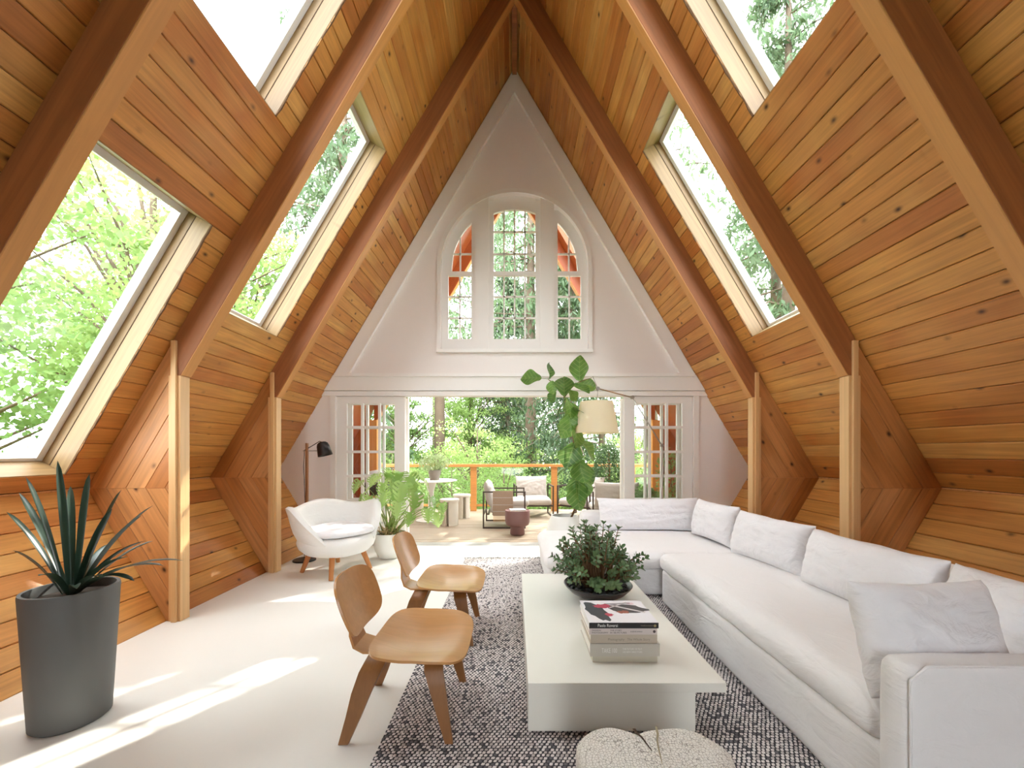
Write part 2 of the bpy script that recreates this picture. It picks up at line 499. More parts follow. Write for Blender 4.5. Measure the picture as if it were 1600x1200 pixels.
def lay(parent, side, ks, k0, k1, Y0, Y1, holes, mat, cw=CW, name='plank'):
    P, d, n = surf(side, ks)
    for k in range(k0, k1):
        uc = (k + 0.5) * cw
        segs = [(Y0, Y1)]
        for (u0, u1, ya, yb) in holes:
            if u0 < uc < u1:
                ns = []
                for a, b in segs:
                    if yb <= a or ya >= b: ns.append((a, b)); continue
                    if ya - a > 0.02: ns.append((a, ya))
                    if b - yb > 0.02: ns.append((yb, b))
                segs = ns
        for a, b in segs:
            Nin = -n; Lv = Vector((0, 1, 0)); Wv = Nin.cross(Lv)
            dz = random.uniform(-0.0012, 0.0012)
            o = P(uc, (a+b)/2, dz)
            M = Matrix((( Lv.x, Wv.x, Nin.x, o.x), (Lv.y, Wv.y, Nin.y, o.y), (Lv.z, Wv.z, Nin.z, o.z), (0, 0, 0, 1)))
            link(name, plank_mesh(b - a - 0.001, cw - 0.0030, mat=mat), parent, M)

def snap(x): return round(x / CW) * CW
# skylights (side, bay index, u0, u1, Y0, Y1)
skys = []
for s in (-1, 1):
    skys.append((s, snap(2.548), snap(4.666), 3.25, 4.04))
    skys.append((s, snap(1.14), snap(3.254), 2.04, 2.83))
skys.append((-1, snap(4.16), snap(6.22), 2.04, 2.83))
ROOFL = KX / cA
for s, nm in ((-1, 'ceiling'), (1, 'ceiling')):
    root = thing(nm, (0, 0, APEX), label='sloping cedar plank ceiling on the %s side of the ridge' % ('lamp' if s < 0 else 'sofa'), kind='structure')
    holes = [(a, b, ya, yb) for (ss, a, b, ya, yb) in skys if ss == s]
    for (a, b) in bays[2:]:
        lay(root, s, 'roof', 0, 50, a, b, holes, PLANK)
    # structural deck behind the boards, cut around the openings
    P, d, n = surf(s, 'roof')
    mb = MB()
    ys = sorted(set([-4.0, YW + 0.05] + [y for h in holes for y in h[2:]]))
    for ya, yb in zip(ys[:-1], ys[1:]):
        ym = (ya + yb) / 2
        cuts = sorted([(h[0], h[1]) for h in holes if h[2] <= ym <= h[3]])
        u = 0.0
        for (c0, c1) in cuts + [(ROOFL + 0.02, None)]:
            if c0 - u > 0.01:
                V = [P(uu, yy, kk) for kk in (0.021, 0.19) for yy in (ya, yb) for uu in (u, c0)]
                mb.add(V, [(0,1,3,2), (4,6,7,5), (0,4,5,1), (2,3,7,6), (0,2,6,4), (1,5,7,3)])
            if c1: u = c1
    mb.build('roof_deck', DARKB, root, M=Matrix.Identity(4))
for s, nm in ((-1, 'wall_left'), (1, 'wall_right')):
    root = thing(nm, (s*FX, 0, 0), label='inward sloping plank knee wall beside the %s' % ('settee' if s < 0 else 'sofa'), kind='structure')
    Lw = math.hypot(KX-FX, KZ)
    for (a, b) in bays[2:]:
        lay(root, s, 'wall', 0, 9, a, b, [], PLANK, cw=Lw/9)
    MB().tube([(s*(KX-0.002), 0.66, KZ), (s*(KX-0.002), YW, KZ)], 0.008, 6).build('corner_bead', PANEL, root, M=Matrix.Identity(4))
    P, d, n = surf(s, 'wall')
    V = [P(uu, yy, kk) for kk in (0.021, 0.15) for yy in (-4.0, YW + 0.05) for uu in (-0.02, Lw + 0.02)]
    MB().add(V, [(0,1,3,2), (4,6,7,5), (0,4,5,1), (2,3,7,6), (0,2,6,4), (1,5,7,3)]).build('wall_backing', DARKB, root, M=Matrix.Identity(4))

# --- skylight windows
SEAL = plain('ragged_sealant', rgb('#6e5138'), 0.9, var=0.5, vscale=30)
for i, (s, u0, u1, ya, yb) in enumerate(skys):
    P, d, n = surf(s, 'roof')
    where = {0: 'plank', 1: 'x'}
    side_txt = 'lamp-side' if s < 0 else 'sofa-side'
    root = thing('window_%d' % (i + 2), P((u0+u1)/2, (ya+yb)/2, 0.1), kind='structure',
                 label='white framed skylight in the %s roof slope' % side_txt)
    Nin = -n; Lv = Vector((0, 1, 0))
    def fbox(nm, mat, ua, ub, y0, y1, k0, k1, grain='u'):
        # local X along the longer direction so that grain follows it
        o = P((ua+ub)/2, (y0+y1)/2, (k0+k1)/2)
        if grain == 'u': X, Y = d, Vector((0, 1, 0)); hx, hy = abs(ub-ua)/2, abs(y1-y0)/2
        else: X, Y = Vector((0, 1, 0)), d; hx, hy = abs(y1-y0)/2, abs(ub-ua)/2
        Z = X.cross(Y); hz = abs(k1-k0)/2
        M = Matrix(((X.x, Y.x, Z.x, o.x), (X.y, Y.y, Z.y, o.y), (X.z, Y.z, Z.z, o.z), (0, 0, 0, 1)))
        MB().bevbox((-hx, -hy, -hz), (hx, hy, hz), 0.003).build(nm, mat, root, M=M)
    # lining boards of the shaft, two deep
    for (k0, k1) in ((0.004, 0.122), (0.128, 0.19)):
        fbox('reveal_board', RAW, u0, u1, ya - 0.016, ya + 0.002, k0, k1)
        fbox('reveal_board', RAW, u0, u1, yb - 0.002, yb + 0.016, k0, k1)
    fbox('reveal_board', RAW, u0 - 0.016, u0 + 0.002, ya, yb, 0.004, 0.19, 'y')
    fbox('reveal_board', RAW, u1 - 0.002, u1 + 0.016, ya, yb, 0.004, 0.19, 'y')
    # ragged sealant line where the ceiling boards meet the shaft
    rk = random.Random(i)
    mb = MB(); npt = 36
    mb.tube([P(u0 + (u1-u0)*q/npt, yb + 0.004 + rk.uniform(-.004, .004), 0.001 + rk.uniform(-.004, .003)) for q in range(npt + 1)], [rk.uniform(.003, .0095) for q in range(npt + 1)], 5)
    mb.build('sealant', SEAL, root, M=Matrix.Identity(4))
    w = 0.045
    fbox('frame', VINYL, u0, u1, ya, ya + w, 0.185, 0.25)
    fbox('frame', VINYL, u0, u1, yb - w, yb, 0.185, 0.25)
    fbox('frame', VINYL, u0, u0 + w, ya + w, yb - w, 0.185, 0.25, 'y')
    fbox('frame', VINYL, u1 - w * .6, u1, ya + w, yb - w, 0.185, 0.25, 'y')
    fbox('pane', GLASS, u0 + w, u1 - w*.6, ya + w, yb - w, 0.214, 0.222)

# --- roof frames: rafters, posts, battens and chevron panels
def clip_poly(poly, a, b, c):
    """keep a*x+b*y<=c"""
    out = []
    for i in range(len(poly)):
        p, q = poly[i], poly[(i+1) % len(poly)]
        dp = a*p[0] + b*p[1] - c; dq = a*q[0] + b*q[1] - c
        if dp <= 0: out.append(p)
        if dp * dq < 0:
            t = dp / (dp - dq); out.append((p[0] + t*(q[0]-p[0]), p[1] + t*(q[1]-p[1])))
    return out

def xz_board(name, poly, yf, t, side, mat, parent, direction):
    """board cut from polygon (|X|, Z), near face at Y=yf, grain along direction (|dx|,dz)"""
    cx = sum(p[0] for p in poly)/len(poly); cz = sum(p[1] for p in poly)/len(poly)
    dl = math.hypot(*direction); dx, dz = direction[0]/dl*side, direction[1]/dl
    X = Vector((dx, 0, dz)); Z = Vector((0, -1, 0)); Y = Z.cross(X)
    o = Vector((side*cx, yf, cz))
    M = Matrix(((X.x, Y.x, Z.x, o.x), (X.y, Y.y, Z.y, o.y), (X.z, Y.z, Z.z, o.z), (0, 0, 0, 1)))
    Mi = M.inverted()
    pl = [Mi @ Vector((side*p[0], yf, p[1])) for p in poly]
    pl = [(p.x, p.y) for p in pl]
    area = sum(pl[i][0]*pl[(i+1) % len(pl)][1] - pl[(i+1) % len(pl)][0]*pl[i][1] for i in range(len(pl)))
    if abs(area) < 0.0006: return
    if area < 0: pl = pl[::-1]
    n_ = len(pl); V = [(x, y, 0) for x, y in pl] + [(x, y, -t) for x, y in pl]
    F = [tuple(range(n_)), tuple(range(2*n_-1, n_-1, -1))] + [(i, i+n_, (i+1) % n_ + n_, (i+1) % n_) for i in range(n_)]
    bm = bmesh.new()
    vs = [bm.verts.new(v) for v in V]
    for f in F: bm.faces.new([vs[i] for i in f])
    bmesh.ops.recalc_face_normals(bm, faces=bm.faces[:])
    es = [e for e in bm.edges if all(abs(v.co.z) < 1e-6 for v in e.verts)]
    bmesh.ops.bevel(bm, geom=es, offset=0.003, segments=1, affect='EDGES')
    me = bpy.data.meshes.new(name); bm.to_mesh(me); bm.free(); me.materials.append(mat)
    link(name, me, parent, M)

KNX, KNZ = 2.51, 1.85
BX0, BX1 = 2.53, 2.568
def roofz(x): return APEX - SL*x
def frame(yf, ft=FT, exterior=False):
    txt = 'exposed timber A-frame rib with posts at both knee walls'
    root = thing('trim_%d' % (1 + int(yf*10)) if False else 'timber_frame', (0, yf, 0), label=txt, kind='structure')
    beam = PORCH if exterior else BEAM; post = PORCHPOST if exterior else POST
    for s in (-1, 1):
        pin = KNX
        # rafter
        rp = [(2.56, roofz(2.56)), (0.0, APEX), (0.0, KNZ + KNX*SL), (KNX, KNZ), (2.56, KNZ)]
        xz_board('rafter', rp, yf, ft, s, beam, root, (cA, -sA))
        # strip added under the rafter, its paler colour standing in for light
        e = 0.012
        up = [(0.0, KNZ + KNX*SL), (0.0, KNZ + KNX*SL - e/cA), (KNX - e*sA*1.0, KNZ - 0.0), (KNX, KNZ)]
        xz_board('rafter_edge', up, yf - 0.001, ft + 0.002, s, EDGE if not exterior else PORCHPOST, root, (cA, -sA))
        # post
        a = pin; b = 2.60 if not exterior else 2.68
        MB().bevbox((min(s*a, s*b), yf, 0), (max(s*a, s*b), yf + ft, KNZ - 0.001), 0.003).build('post', post, root, M=Matrix.Identity(4))
        # batten
        if not exterior:
            MB().bevbox((min(s*BX0, s*BX1), yf - 0.02, 0), (max(s*BX0, s*BX1), yf - 0.0005, roofz(BX1) - 0.005), 0.003).build('batten', post, root, M=Matrix.Identity(4))
        # chevron boards: region between batten and outer skin
        x_in = BX1 if not exterior else b
        cwx = CW / sA
        fx0 = FX
        # upper region
        up = [(x_in, KZ), (KX, KZ), (x_in, roofz(x_in))]
        k = 0
        x = KX
        while x > x_in - 0.001 - 0.0:
            c_hi = roofz(0) ; 
            # strip between lines z = roofz shifted: z + SL x = APEX - SL*off
            off0 = (KX - x); off1 = off0 + cwx
            poly = clip_poly(up, SL, 1, APEX - SL*off0 - 0.0016)
            poly = clip_poly(poly, -SL, -1, -(APEX - SL*off1) - 0.0016) if poly else poly
            if len(poly) >= 3: xz_board('panel_board', poly, yf + 0.006, 0.018, s, PANEL if not exterior else PORCH, root, (cA, -sA))
            x -= cwx
        # lower region: lower wall line x = FX + (KX-FX)/KZ*z
        g = (KX - fx0) / KZ
        lo = [(x_in, 0.0), (fx0, 0.0), (KX, KZ), (x_in, KZ)] if x_in < fx0 else [(x_in, (x_in-fx0)/g), (KX, KZ), (x_in, KZ)]
        Lw = math.hypot(KX-fx0, KZ); cw2 = CW * Lw / KZ
        for k in range(12):
            off0 = k*cw2; off1 = off0 + cw2
            # distance measured horizontally from wall line: fx0+g z - x in [off0, off1]
            poly = clip_poly(lo, 1, -g, fx0 - off0 - 0.0016)
            poly = clip_poly(poly, -1, g, -(fx0 - off1) - 0.0016) if poly else poly
            if len(poly) >= 3: xz_board('panel_board', poly, yf + 0.006, 0.018, s, PANEL if not exterior else PORCH, root, (KX-fx0, KZ))
        # solid core behind the boards
        core = [(x_in, 0.0), (fx0, 0.0), (KX, KZ), (x_in, roofz(x_in))] if x_in < fx0 else [(x_in, (x_in-fx0)/g), (KX, KZ), (x_in, roofz(x_in))]
        if s < 0: core_w = [(-x, z) for x, z in core]
        else: core_w = core
        MB().prism(core_w, yf + 0.025, yf + ft).build('panel_core', PANEL, root, M=Matrix.Identity(4))
for yf in frames_y: frame(yf)
frame(7.34, 0.12, exterior=True)

# ridge board
MB().box((-0.03, -4, APEX - 0.115), (0.03, YW, APEX - 0.03)).build('trim_1', BEAM)
bpy.data.objects['trim_1']['kind'] = 'structure'; bpy.data.objects['trim_1']['label'] = 'stained ridge board at the top of the ceiling'

# --- white gable wall with arched window and wide door opening
PXM = 630 / YW           # pixels per metre on the wall, for reference 114.8
def wallx(z):            # half width of room at height z
    return FX + (KX-FX)*z/KZ if z < KZ else (APEX - z)/SL
DX = 2.46; DH = 2.03
ZC = 3.79; RO = 1.0; WZ0 = 2.66
def arc(r, a0, a1, n=40): return [(r*math.cos(a0 + (a1-a0)*i/n), ZC + r*math.sin(a0 + (a1-a0)*i/n)) for i in range(n + 1)]
wb = MB()
Y0, Y1 = YW, YW + 0.13
E = 0.02
for s in (-1, 1):
    wb.prism([(s*DX, 0), (s*(FX+E), 0), (s*(KX+E), KZ), (s*(wallx(DH)+E), DH), (s*DX, DH)], Y0, Y1)
    ar = [(s*x, z) for x, z in arc(RO, 0, math.pi/2)]
    wb.prism([(s*RO, WZ0), (s*(wallx(WZ0)+E), WZ0), (0, APEX + E*2)] + ar[::-1], Y0, Y1)
wb.prism([(-(wallx(DH)+E), DH), ((wallx(DH)+E), DH), ((wallx(WZ0)+E), WZ0), (-(wallx(WZ0)+E), WZ0)], Y0, Y1)
props(wb.build('wall_back', WALLW), 'white gable end wall', kind='structure')
# rear wall behind the viewpoint, with unseen openings added to let daylight in
rb = MB()
for s in (-1, 1):
    rb.prism([(s*0.7, 0), (s*(FX+E), 0), (s*(KX+E), KZ), (s*(wallx(2.1)+E), 2.1), (s*0.7, 2.1)], -4.1, -4.0)
rb.prism([(-(wallx(2.1)+E), 2.1), ((wallx(2.1)+E), 2.1), ((wallx(2.7)), 2.7), (-(wallx(2.7)), 2.7)], -4.1, -4.0)
for s in (-1, 1):
    rb.prism([(s*0.45, 2.7), (s*wallx(2.7), 2.7), (s*wallx(4.4), 4.4), (s*0.45, 4.4)], -4.1, -4.0)
rb.prism([(-wallx(4.4), 4.4), (wallx(4.4), 4.4), (0, APEX)], -4.1, -4.0)
props(rb.build('wall_front', WALLW), 'white gable wall behind the viewpoint', kind='structure')

# trims on the gable wall
def trim(name_i, mb, label, mat=WHITE):
    o = mb.build('trim_%d' % name_i, mat); props(o, label, kind='structure'); return o
hx = lambda z: wallx(z) - 0.004
mb = MB()
mb.prism([(-hx(2.10)-0.0, 2.10), (hx(2.10), 2.10), (hx(2.31), 2.31), (-hx(2.31), 2.31)], YW - 0.05, YW)
mb.box((-hx(2.34)+0.01, YW - 0.085, 2.285), (hx(2.34)-0.01, YW, 2.325))
mb.prism([(-hx(2.03), 2.03), (hx(2.03), 2.03), (hx(2.095), 2.095), (-hx(2.095), 2.095)], YW - 0.03, YW)
trim(2, mb, 'deep white header beam above the door opening')
mb = MB()
wd = 0.165 / sA
for s in (-1, 1):
    mb.prism([(s*(wallx(2.33)-0.006), 2.33), (s*(wallx(2.33)-wd), 2.33), (s*0.0, APEX - SL*wd), (0, APEX - 0.02)], YW - 0.040, YW)
    bx0 = wallx(2.33) - wd - 0.0
    mb.prism([(s*bx0, 2.33), (s*(bx0-0.018), 2.33), (0, APEX - SL*(wd + 0.018)), (0, APEX - SL*wd)], YW - 0.052, YW)
trim(3, mb, 'white raking boards following the roof slope on the gable wall')
mb = MB().prism([(-wallx(6.13)+0.01, 6.12), (wallx(6.13)-0.01, 6.12), (wallx(6.16)-0.01, 6.15), (-wallx(6.16)+0.01, 6.15)], YW - 0.035, YW - 0.0)
trim(4, mb, 'small white cap moulding near the ridge')
mb = MB()
for s in (-1, 1):
    a, b = s*2.43, s*2.50
    mb.box((min(a, b), YW - 0.02, 0), (max(a, b), YW, 2.03))
trim(5, mb, 'white door casing at both ends of the opening')
mb = MB().box((-DX, YW - 0.01, -0.02), (DX, YW + 0.16, 0.004))
trim(6, mb, 'pale grey metal door threshold', plain('threshold', rgb('#a9a7a0'), 0.5))

# --- arched window
win = thing('window_1', (0, YW, WZ0), label='white arched three-part window with small panes', kind='structure')
mb = MB()
ring = []
for s in (1,):
    outer = arc(1.055, 0, math.pi, 60); inner = arc(RO, 0, math.pi, 60)
    V = [(x, y, z) for y in (YW - 0.022, YW) for (x, z) in outer + inner]
    n1 = 61; F = []
    for i in range(60):
        F += [(i, i+1, n1+i+1, n1+i), (2*n1+i, 2*n1+n1+i, 2*n1+n1+i+1, 2*n1+i+1), (i, 2*n1+i, 2*n1+i+1, i+1), (n1+i, n1+i+1, 3*n1+i+1, 3*n1+i)]
    mb.add(V, F)
for s in (-1, 1):
    mb.box((min(s*1.0, s*1.055), YW - 0.022, WZ0), (max(s*1.0, s*1.055), YW, ZC))
mb.build('casing', WHITE, win, M=Matrix.Identity(4))
MB().bevbox((-1.06, YW - 0.06, 2.615), (1.06, YW + 0.03, 2.66), 0.006).build('sill', WHITE, win, M=Matrix.Identity(4))
def archz(x, r): return ZC + math.sqrt(max(r*r - x*x, 0))
for s in (-1, 1):
    xs = np.linspace(0.351, 0.536, 7)
    pts = [(s*x, archz(x, RO - 0.001)) for x in xs]
    MB().prism([(s*0.351, WZ0), (s*0.536, WZ0)] + pts[::-1], YW - 0.008, Y1).build('mullion_post', WHITE, win, M=Matrix.Identity(4))
# jamb liner (reveal) of arch
def sash(name, outer, holes, y0, y1, bars, panes):
    """outer polygon frame is composed from prisms given"""
    sroot = None
    mb = MB()
    for p in outer: mb.prism(p, y0, y1)
    for bq in bars: mb.box((bq[0], y0 + 0.008, bq[1]), (bq[2], y1 - 0.008, bq[3]))
    so = mb.build(name, WHITE, win, M=Matrix.Identity(4))
    for pp in panes:
        MB().prism(pp, (y0+y1)/2 - 0.002, (y0+y1)/2 + 0.002).build('pane', GLASS, so, M=Matrix.Identity(4))
def rect(x0, z0, x1, z1): return [(x0, z0), (x1, z0), (x1, z1), (x0, z1)]
SY0, SY1 = YW + 0.06, YW + 0.10
bw = 0.0105
# centre light, upper sash
xb = [-0.287, -0.1435, 0.0, 0.1435, 0.287]
zb_u = [3.754, 3.998, 4.302, 4.607]
zb_l = [2.813, 3.10, 3.393, 3.675]
topc = lambda x: 4.655 - 0.22*(x/0.35)**2*0.35
xs = list(np.linspace(-0.351, 0.351, 13))
xi = list(np.linspace(-0.287, 0.287, 11))
out = [rect(-0.351, 3.754, -0.287, 4.60), rect(0.287, 3.754, 0.351, 4.60), rect(-0.351, 3.705, 0.351, 3.754),
       [(x, topc(x) - 0.05) for x in xi] + [(x, archz(x, RO)) for x in xi[::-1]],
       rect(-0.351, 4.60, -0.287, archz(0.351, RO)), rect(0.287, 4.60, 0.351, archz(0.351, RO))]
bars = [(x - bw, 3.754, x + bw, topc(x)) for x in xb[1:4]] + [(-0.287, z - bw, 0.287, z + bw) for z in zb_u[1:3]]
panes = []
for i in range(4):
    for j in range(3):
        panes.append(rect(xb[i] + bw, zb_u[j] + (bw if j else 0), xb[i+1] - bw, (zb_u[j+1] - bw) if j < 2 else topc((xb[i]+xb[i+1])/2) - 0.05))
sash('sash', out, None, SY0, SY1, bars, panes)
out = [rect(-0.351, 2.813, -0.287, 3.675), rect(0.287, 2.813, 0.351, 3.675), rect(-0.351, 3.675, 0.351, 3.73), rect(-0.351, WZ0, 0.351, 2.813)]
bars = [(x - bw, 2.813, x + bw, 3.675) for x in xb[1:4]] + [(-0.287, z - bw, 0.287, z + bw) for z in zb_l[1:3]]
panes = [rect(xb[i] + bw, zb_l[j] + bw, xb[i+1] - bw, zb_l[j+1] - bw) for i in range(4) for j in range(3)]
sash('sash', out, None, SY0 - 0.042, SY1 - 0.042, bars, panes)
# side lights
for s in (-1, 1):
    def fx(poly): return [(s*x, z) for x, z in poly]
    def fb(b): return (min(s*b[0], s*b[2]), b[1], max(s*b[0], s*b[2]), b[3])
    x0, x1, xm = 0.592, 0.905, 0.7485
    out = [rect(0.536, 2.813, x0, 3.675), rect(x1, 2.813, 1.0, 3.675), rect(0.536, 3.675, 1.0, 3.73), rect(0.536, WZ0, 1.0, 2.813)]
    bars = [(xm - bw, 2.813, xm + bw, 3.675)] + [(x0, z - bw, x1, z + bw) for z in zb_l[1:3]]
    cols = [x0, xm, x1]
    panes = [rect(cols[i] + bw, zb_l[j] + bw, cols[i+1] - bw, zb_l[j+1] - bw) for i in range(2) for j in range(3)]
    sash('sash', [fx(p) for p in out], None, SY0 - 0.042, SY1 - 0.042, [fb(b) for b in bars], [fx(p) for p in panes])
    # curved upper: frame between r_in and RO
    rin = 0.865
    a_out = [p for p in arc(RO, 0, math.pi/2, 60) if p[0] >= 0.536]
    inn = [(x, max(archz(x, rin), 3.754)) for x in np.linspace(rin, x0, 16)]
    n_ = 16
    outp = [(x, z) for x, z in [(RO*math.cos(a), ZC + RO*math.sin(a)) for a in np.linspace(0, math.acos(x0), n_)]]
    out = [rect(0.536, 3.754, x0, archz(x0, RO)), rect(0.536, 3.705, 1.0, 3.754), rect(rin, 3.754, RO, ZC)]
    for i in range(n_ - 1):
        out.append([outp[i], outp[i+1], inn[i+1], inn[i]])
    bars = [(xm - bw, 3.754, xm + bw, archz(xm, rin)), (x0, 3.998 - bw, math.sqrt(rin**2 - 0.208**2), 3.998 + bw)]
    sash_panes = []
    circ = [(x, z) for x, z in arc(rin, 0, math.pi/2, 24)] + [(0, 3.754), (rin, 3.754)]
    def cr(x_0, z_0, x_1, z_1):
        p = clip_poly(circ, -1, 0, -x_0); p = clip_poly(p, 1, 0, x_1) if p else p
        p = clip_poly(p, 0, -1, -z_0) if p else p; p = clip_poly(p, 0, 1, z_1) if p else p
        return p
    for (xa, xb2) in ((x0, xm - bw), (xm + bw, rin)):
        for (za, zb2) in ((3.754, 3.998 - bw), (3.998 + bw, 4.8)):
            p = cr(xa, za, xb2, zb2)
            if p and len(p) > 2: sash_panes.append(p)
    sash('sash', [fx(p) for p in out], None, SY0, SY1, [fb(b) for b in bars], [fx(p) for p in sash_panes])

# --- glazed door leaves, folded in pairs at both ends of the opening
def door(i, s, y, label, grow=1.0):
    root = thing('door_%d' % i, (s*1.97, y, 0), label=label, kind='structure')
    cols = [(2.29, 2.095), (2.065, 1.86), (1.832, 1.638)] 
    rows = [(1.624, 1.933), (1.289, 1.594), (0.953, 1.254), (0.618, 0.923), (0.283, 0.583)]
    mb = MB()
    xo, xi_ = 2.425, 1.495
    def bx(xa, xb, za, zb, ya=0, yb=0.04):
        mb.box((min(s*xa, s*xb), y + ya, za), (max(s*xa, s*xb), y + yb, zb))
    bx(xo, 2.29, 0.01, 2.025); bx(1.638, xi_, 0.01, 2.025); bx(2.29, 1.638, 1.933, 2.025); bx(2.29, 1.638, 0.01, 0.283)
    bx(2.095, 2.065, 0.283, 1.933, -0.008, 0.05); bx(1.86, 1.832, 0.283, 1.933, -0.008, 0.05)
    for (za, zb) in ((1.594, 1.624), (1.254, 1.289), (0.923, 0.953), (0.583, 0.618)): bx(2.29, 1.638, za, zb, -0.003, 0.045)
    mb.build('door_leaf', WHITE, root, M=Matrix.Identity(4))
    for c in cols:
        for r in rows:
            xa, xb = sorted((s*c[0], s*c[1]))
            MB().box((xa, y + 0.018, r[0]), (xb, y + 0.022, r[1])).build('pane', GLASS, root, M=Matrix.Identity(4))
door(1, -1, YW + 0.015, 'inner white french door leaf behind the loveseat')
door(2, -1, YW + 0.20, 'outer folded white french door leaf behind the monstera side')
door(3, 1, YW + 0.015, 'inner white french door leaf behind the arc lamp pole')
door(4, 1, YW + 0.20, 'outer folded white french door leaf on the sofa side')

# --- porch roof beyond the wall with an opening added to let the sun through
pr = thing('porch_roof', (0, YW + 0.13, APEX), label='overhanging red wood porch roof outside the gable wall', kind='structure')
for s in (-1, 1):
    P, d, n = surf(s, 'roof')
    ya0, yb0 = YW + 0.13, 7.47
    mb = MB()
    def slab(u0, u1, a, b):
        V = [P(uu, yy, kk) for kk in (0.0, 0.12) for yy in (a, b) for uu in (u0, u1)]
        mb.add(V, [(0,1,3,2), (4,6,7,5), (0,4,5,1), (2,3,7,6), (0,2,6,4), (1,5,7,3)])
    if s < 0: slab(0, ROOFL, ya0, yb0)
    else:
        slab(0, 1.0, ya0, yb0); slab(4.0, ROOFL, ya0, yb0); slab(1.0, 4.0, 7.08, yb0); slab(1.0, 4.0, ya0, ya0 + 0.06)  # gap added on this slope so sun reaches the arched window
    mb.build('roof_slope', PORCH, pr, M=Matrix.Identity(4))
    P, d, n = surf(s, 'wall'); Lw = math.hypot(KX-FX, KZ)
    mb = MB()
    V = [P(uu, yy, kk) for kk in (0.0, 0.12) for yy in (ya0, yb0) for uu in (0, Lw)]
    mb.add(V, [(0,1,3,2), (4,6,7,5), (0,4,5,1), (2,3,7,6), (0,2,6,4), (1,5,7,3)])
    mb.build('side_wall', PORCH, pr, M=Matrix.Identity(4))

# --- deck
DECKW = wood('bleached_deck_board', ['#b5a48e', '#a99781', '#c0b19b'], knots=False, grain=0.15)
dk = thing('deck', (0, 7.2, -0.03), label='bleached timber deck outside the doors', kind='structure')
mb = MB()
y = YW + 0.17
while y < 8.95:
    mb.bevbox((-4.2, y, -0.055), (4.2, y + 0.128, -0.02 + random.uniform(-.001, .001)), 0.004); y += 0.135
o = mb.build('deck_boards', DECKW, dk, M=Matrix.Identity(4)); o['kind'] = 'stuff'
MB().box((-4.2, YW + 0.14, -0.2), (4.2, 8.96, -0.06)).build('joist_platform', plain('deck_under', rgb('#8a7458'), 0.8), dk, M=Matrix.Identity(4))
GRASS = plain('forest_ground', rgb('#5f7a35'), 0.95, var=0.3, vscale=0.6)
props(MB().box((-60, -25, -2.3), (60, 70, -2.2)).build('ground', GRASS), 'green forest ground below the deck', kind='structure')
# ================================================================== INTERIOR THINGS
LINEN = fabric('white_linen', rgb('#eceaea'), 0.35)
LINEN2 = fabric('white_pillow_linen', rgb('#ecebee'), 0.55)
BOUCLE = fabric('white_boucle', rgb('#e9e9e6'), 0.15, 160)
PLY = wood('oak_plywood', ['#c08a52', '#c89560'], knots=False, grain=0.16, rough=0.27, scale=(1.5, 22, 22))
PLYX = wood('walnut_plywood_leg', ['#8f5f30', '#996838'], knots=False, grain=0.2, rough=0.4, axis='Z', scale=(1.5, 40, 40))
BLACKM = plain('black_metal', rgb('#241d1c'), 0.4, 0.3)
STEEL = plain('brushed_steel', rgb('#b5b0a8'), 0.3, 0.9)
LACQ = plain('cream_lacquer', rgb('#e9e8df'), 0.28, var=0.01)
CERAM = plain('white_ceramic', rgb('#eeeeea'), 0.4, var=0.01)
SOIL = plain('dark_soil', rgb('#3a2a1e'), 0.95, bump=0.6, bscale=80, var=0.4)
STEM = plain('green_stem', rgb('#8aa050'), 0.55, var=0.2)
BARK = plain('brown_bark', rgb('#7a5a3c'), 0.85, var=0.3, bump=0.5)

# ---- rug -------------------------------------------------------------
RX0, RX1, RY0, RY1 = -0.585, 2.42, 0.75, 4.78
rug = props(MB().box((RX0, RY0, 0.001), (RX1, RY1, 0.008)).build('rug', plain('rug_ground', rgb('#3a393e'), 0.95, var=0.3)),
            'chunky woven rug of off-white and charcoal yarn under the coffee table', 'rug')
rug.location = (0, 0, 0)
px_, py_ = 0.0200, 0.0160
nx_, ny_ = int((RX1 - RX0) / px_), int((RY1 - RY0) / py_)
I, J = np.meshgrid(np.arange(nx_), np.arange(ny_))
rng = np.random.default_rng(3)
cxs = RX0 + (I + 0.5 + 0.25 * ((J % 2) * 2 - 1)) * px_ + rng.normal(0, 0.0012, I.shape)
cys = RY0 + (J + 0.5) * py_ + rng.normal(0, 0.0009, I.shape)
ln = px_ * 0.42 * (1 + rng.normal(0, .08, I.shape)); wd_ = py_ * 0.46 * (1 + rng.normal(0, .1, I.shape)); sk = 0.0008
cx_, cy_, ln, wd_ = [a.ravel() for a in (cxs, cys, ln, wd_)]
nst = len(cx_)
base = np.array([(-1, -.35), (-.45, -1), (.55, -.9), (1, .35), (.45, 1), (-.55, .9)])
V = np.zeros((nst, 8, 3)); 
for q, (a, b) in enumerate(base):
    V[:, q, 0] = cx_ + a*ln; V[:, q, 1] = cy_ + b*wd_ + a*sk; V[:, q, 2] = 0.0078
V[:, 6, 0] = cx_ - .42*ln; V[:, 6, 1] = cy_ - .42*sk; V[:, 6, 2] = 0.0130 + rng.normal(0, .0008, nst)
V[:, 7, 0] = cx_ + .42*ln; V[:, 7, 1] = cy_ + .42*sk; V[:, 7, 2] = 0.0130 + rng.normal(0, .0008, nst)
tri = np.array([(0,1,6),(1,7,6),(1,2,7),(2,3,7),(3,4,7),(4,6,7),(4,5,6),(5,0,6)])
Q = (tri[None] + (np.arange(nst)*8)[:, None, None]).reshape(-1, 3)
def _nz(a): return np.sin(a*3.1) * 0.5 + np.sin(a*7.7 + 1.3) * 0.5
fld = _nz(cx_*1.1 + cy_*0.4) * _nz(cy_*1.7 - cx_*0.5)
prob = np.clip(0.10 + 0.10*fld, 0.02, 0.3)
r_ = rng.random(nst)
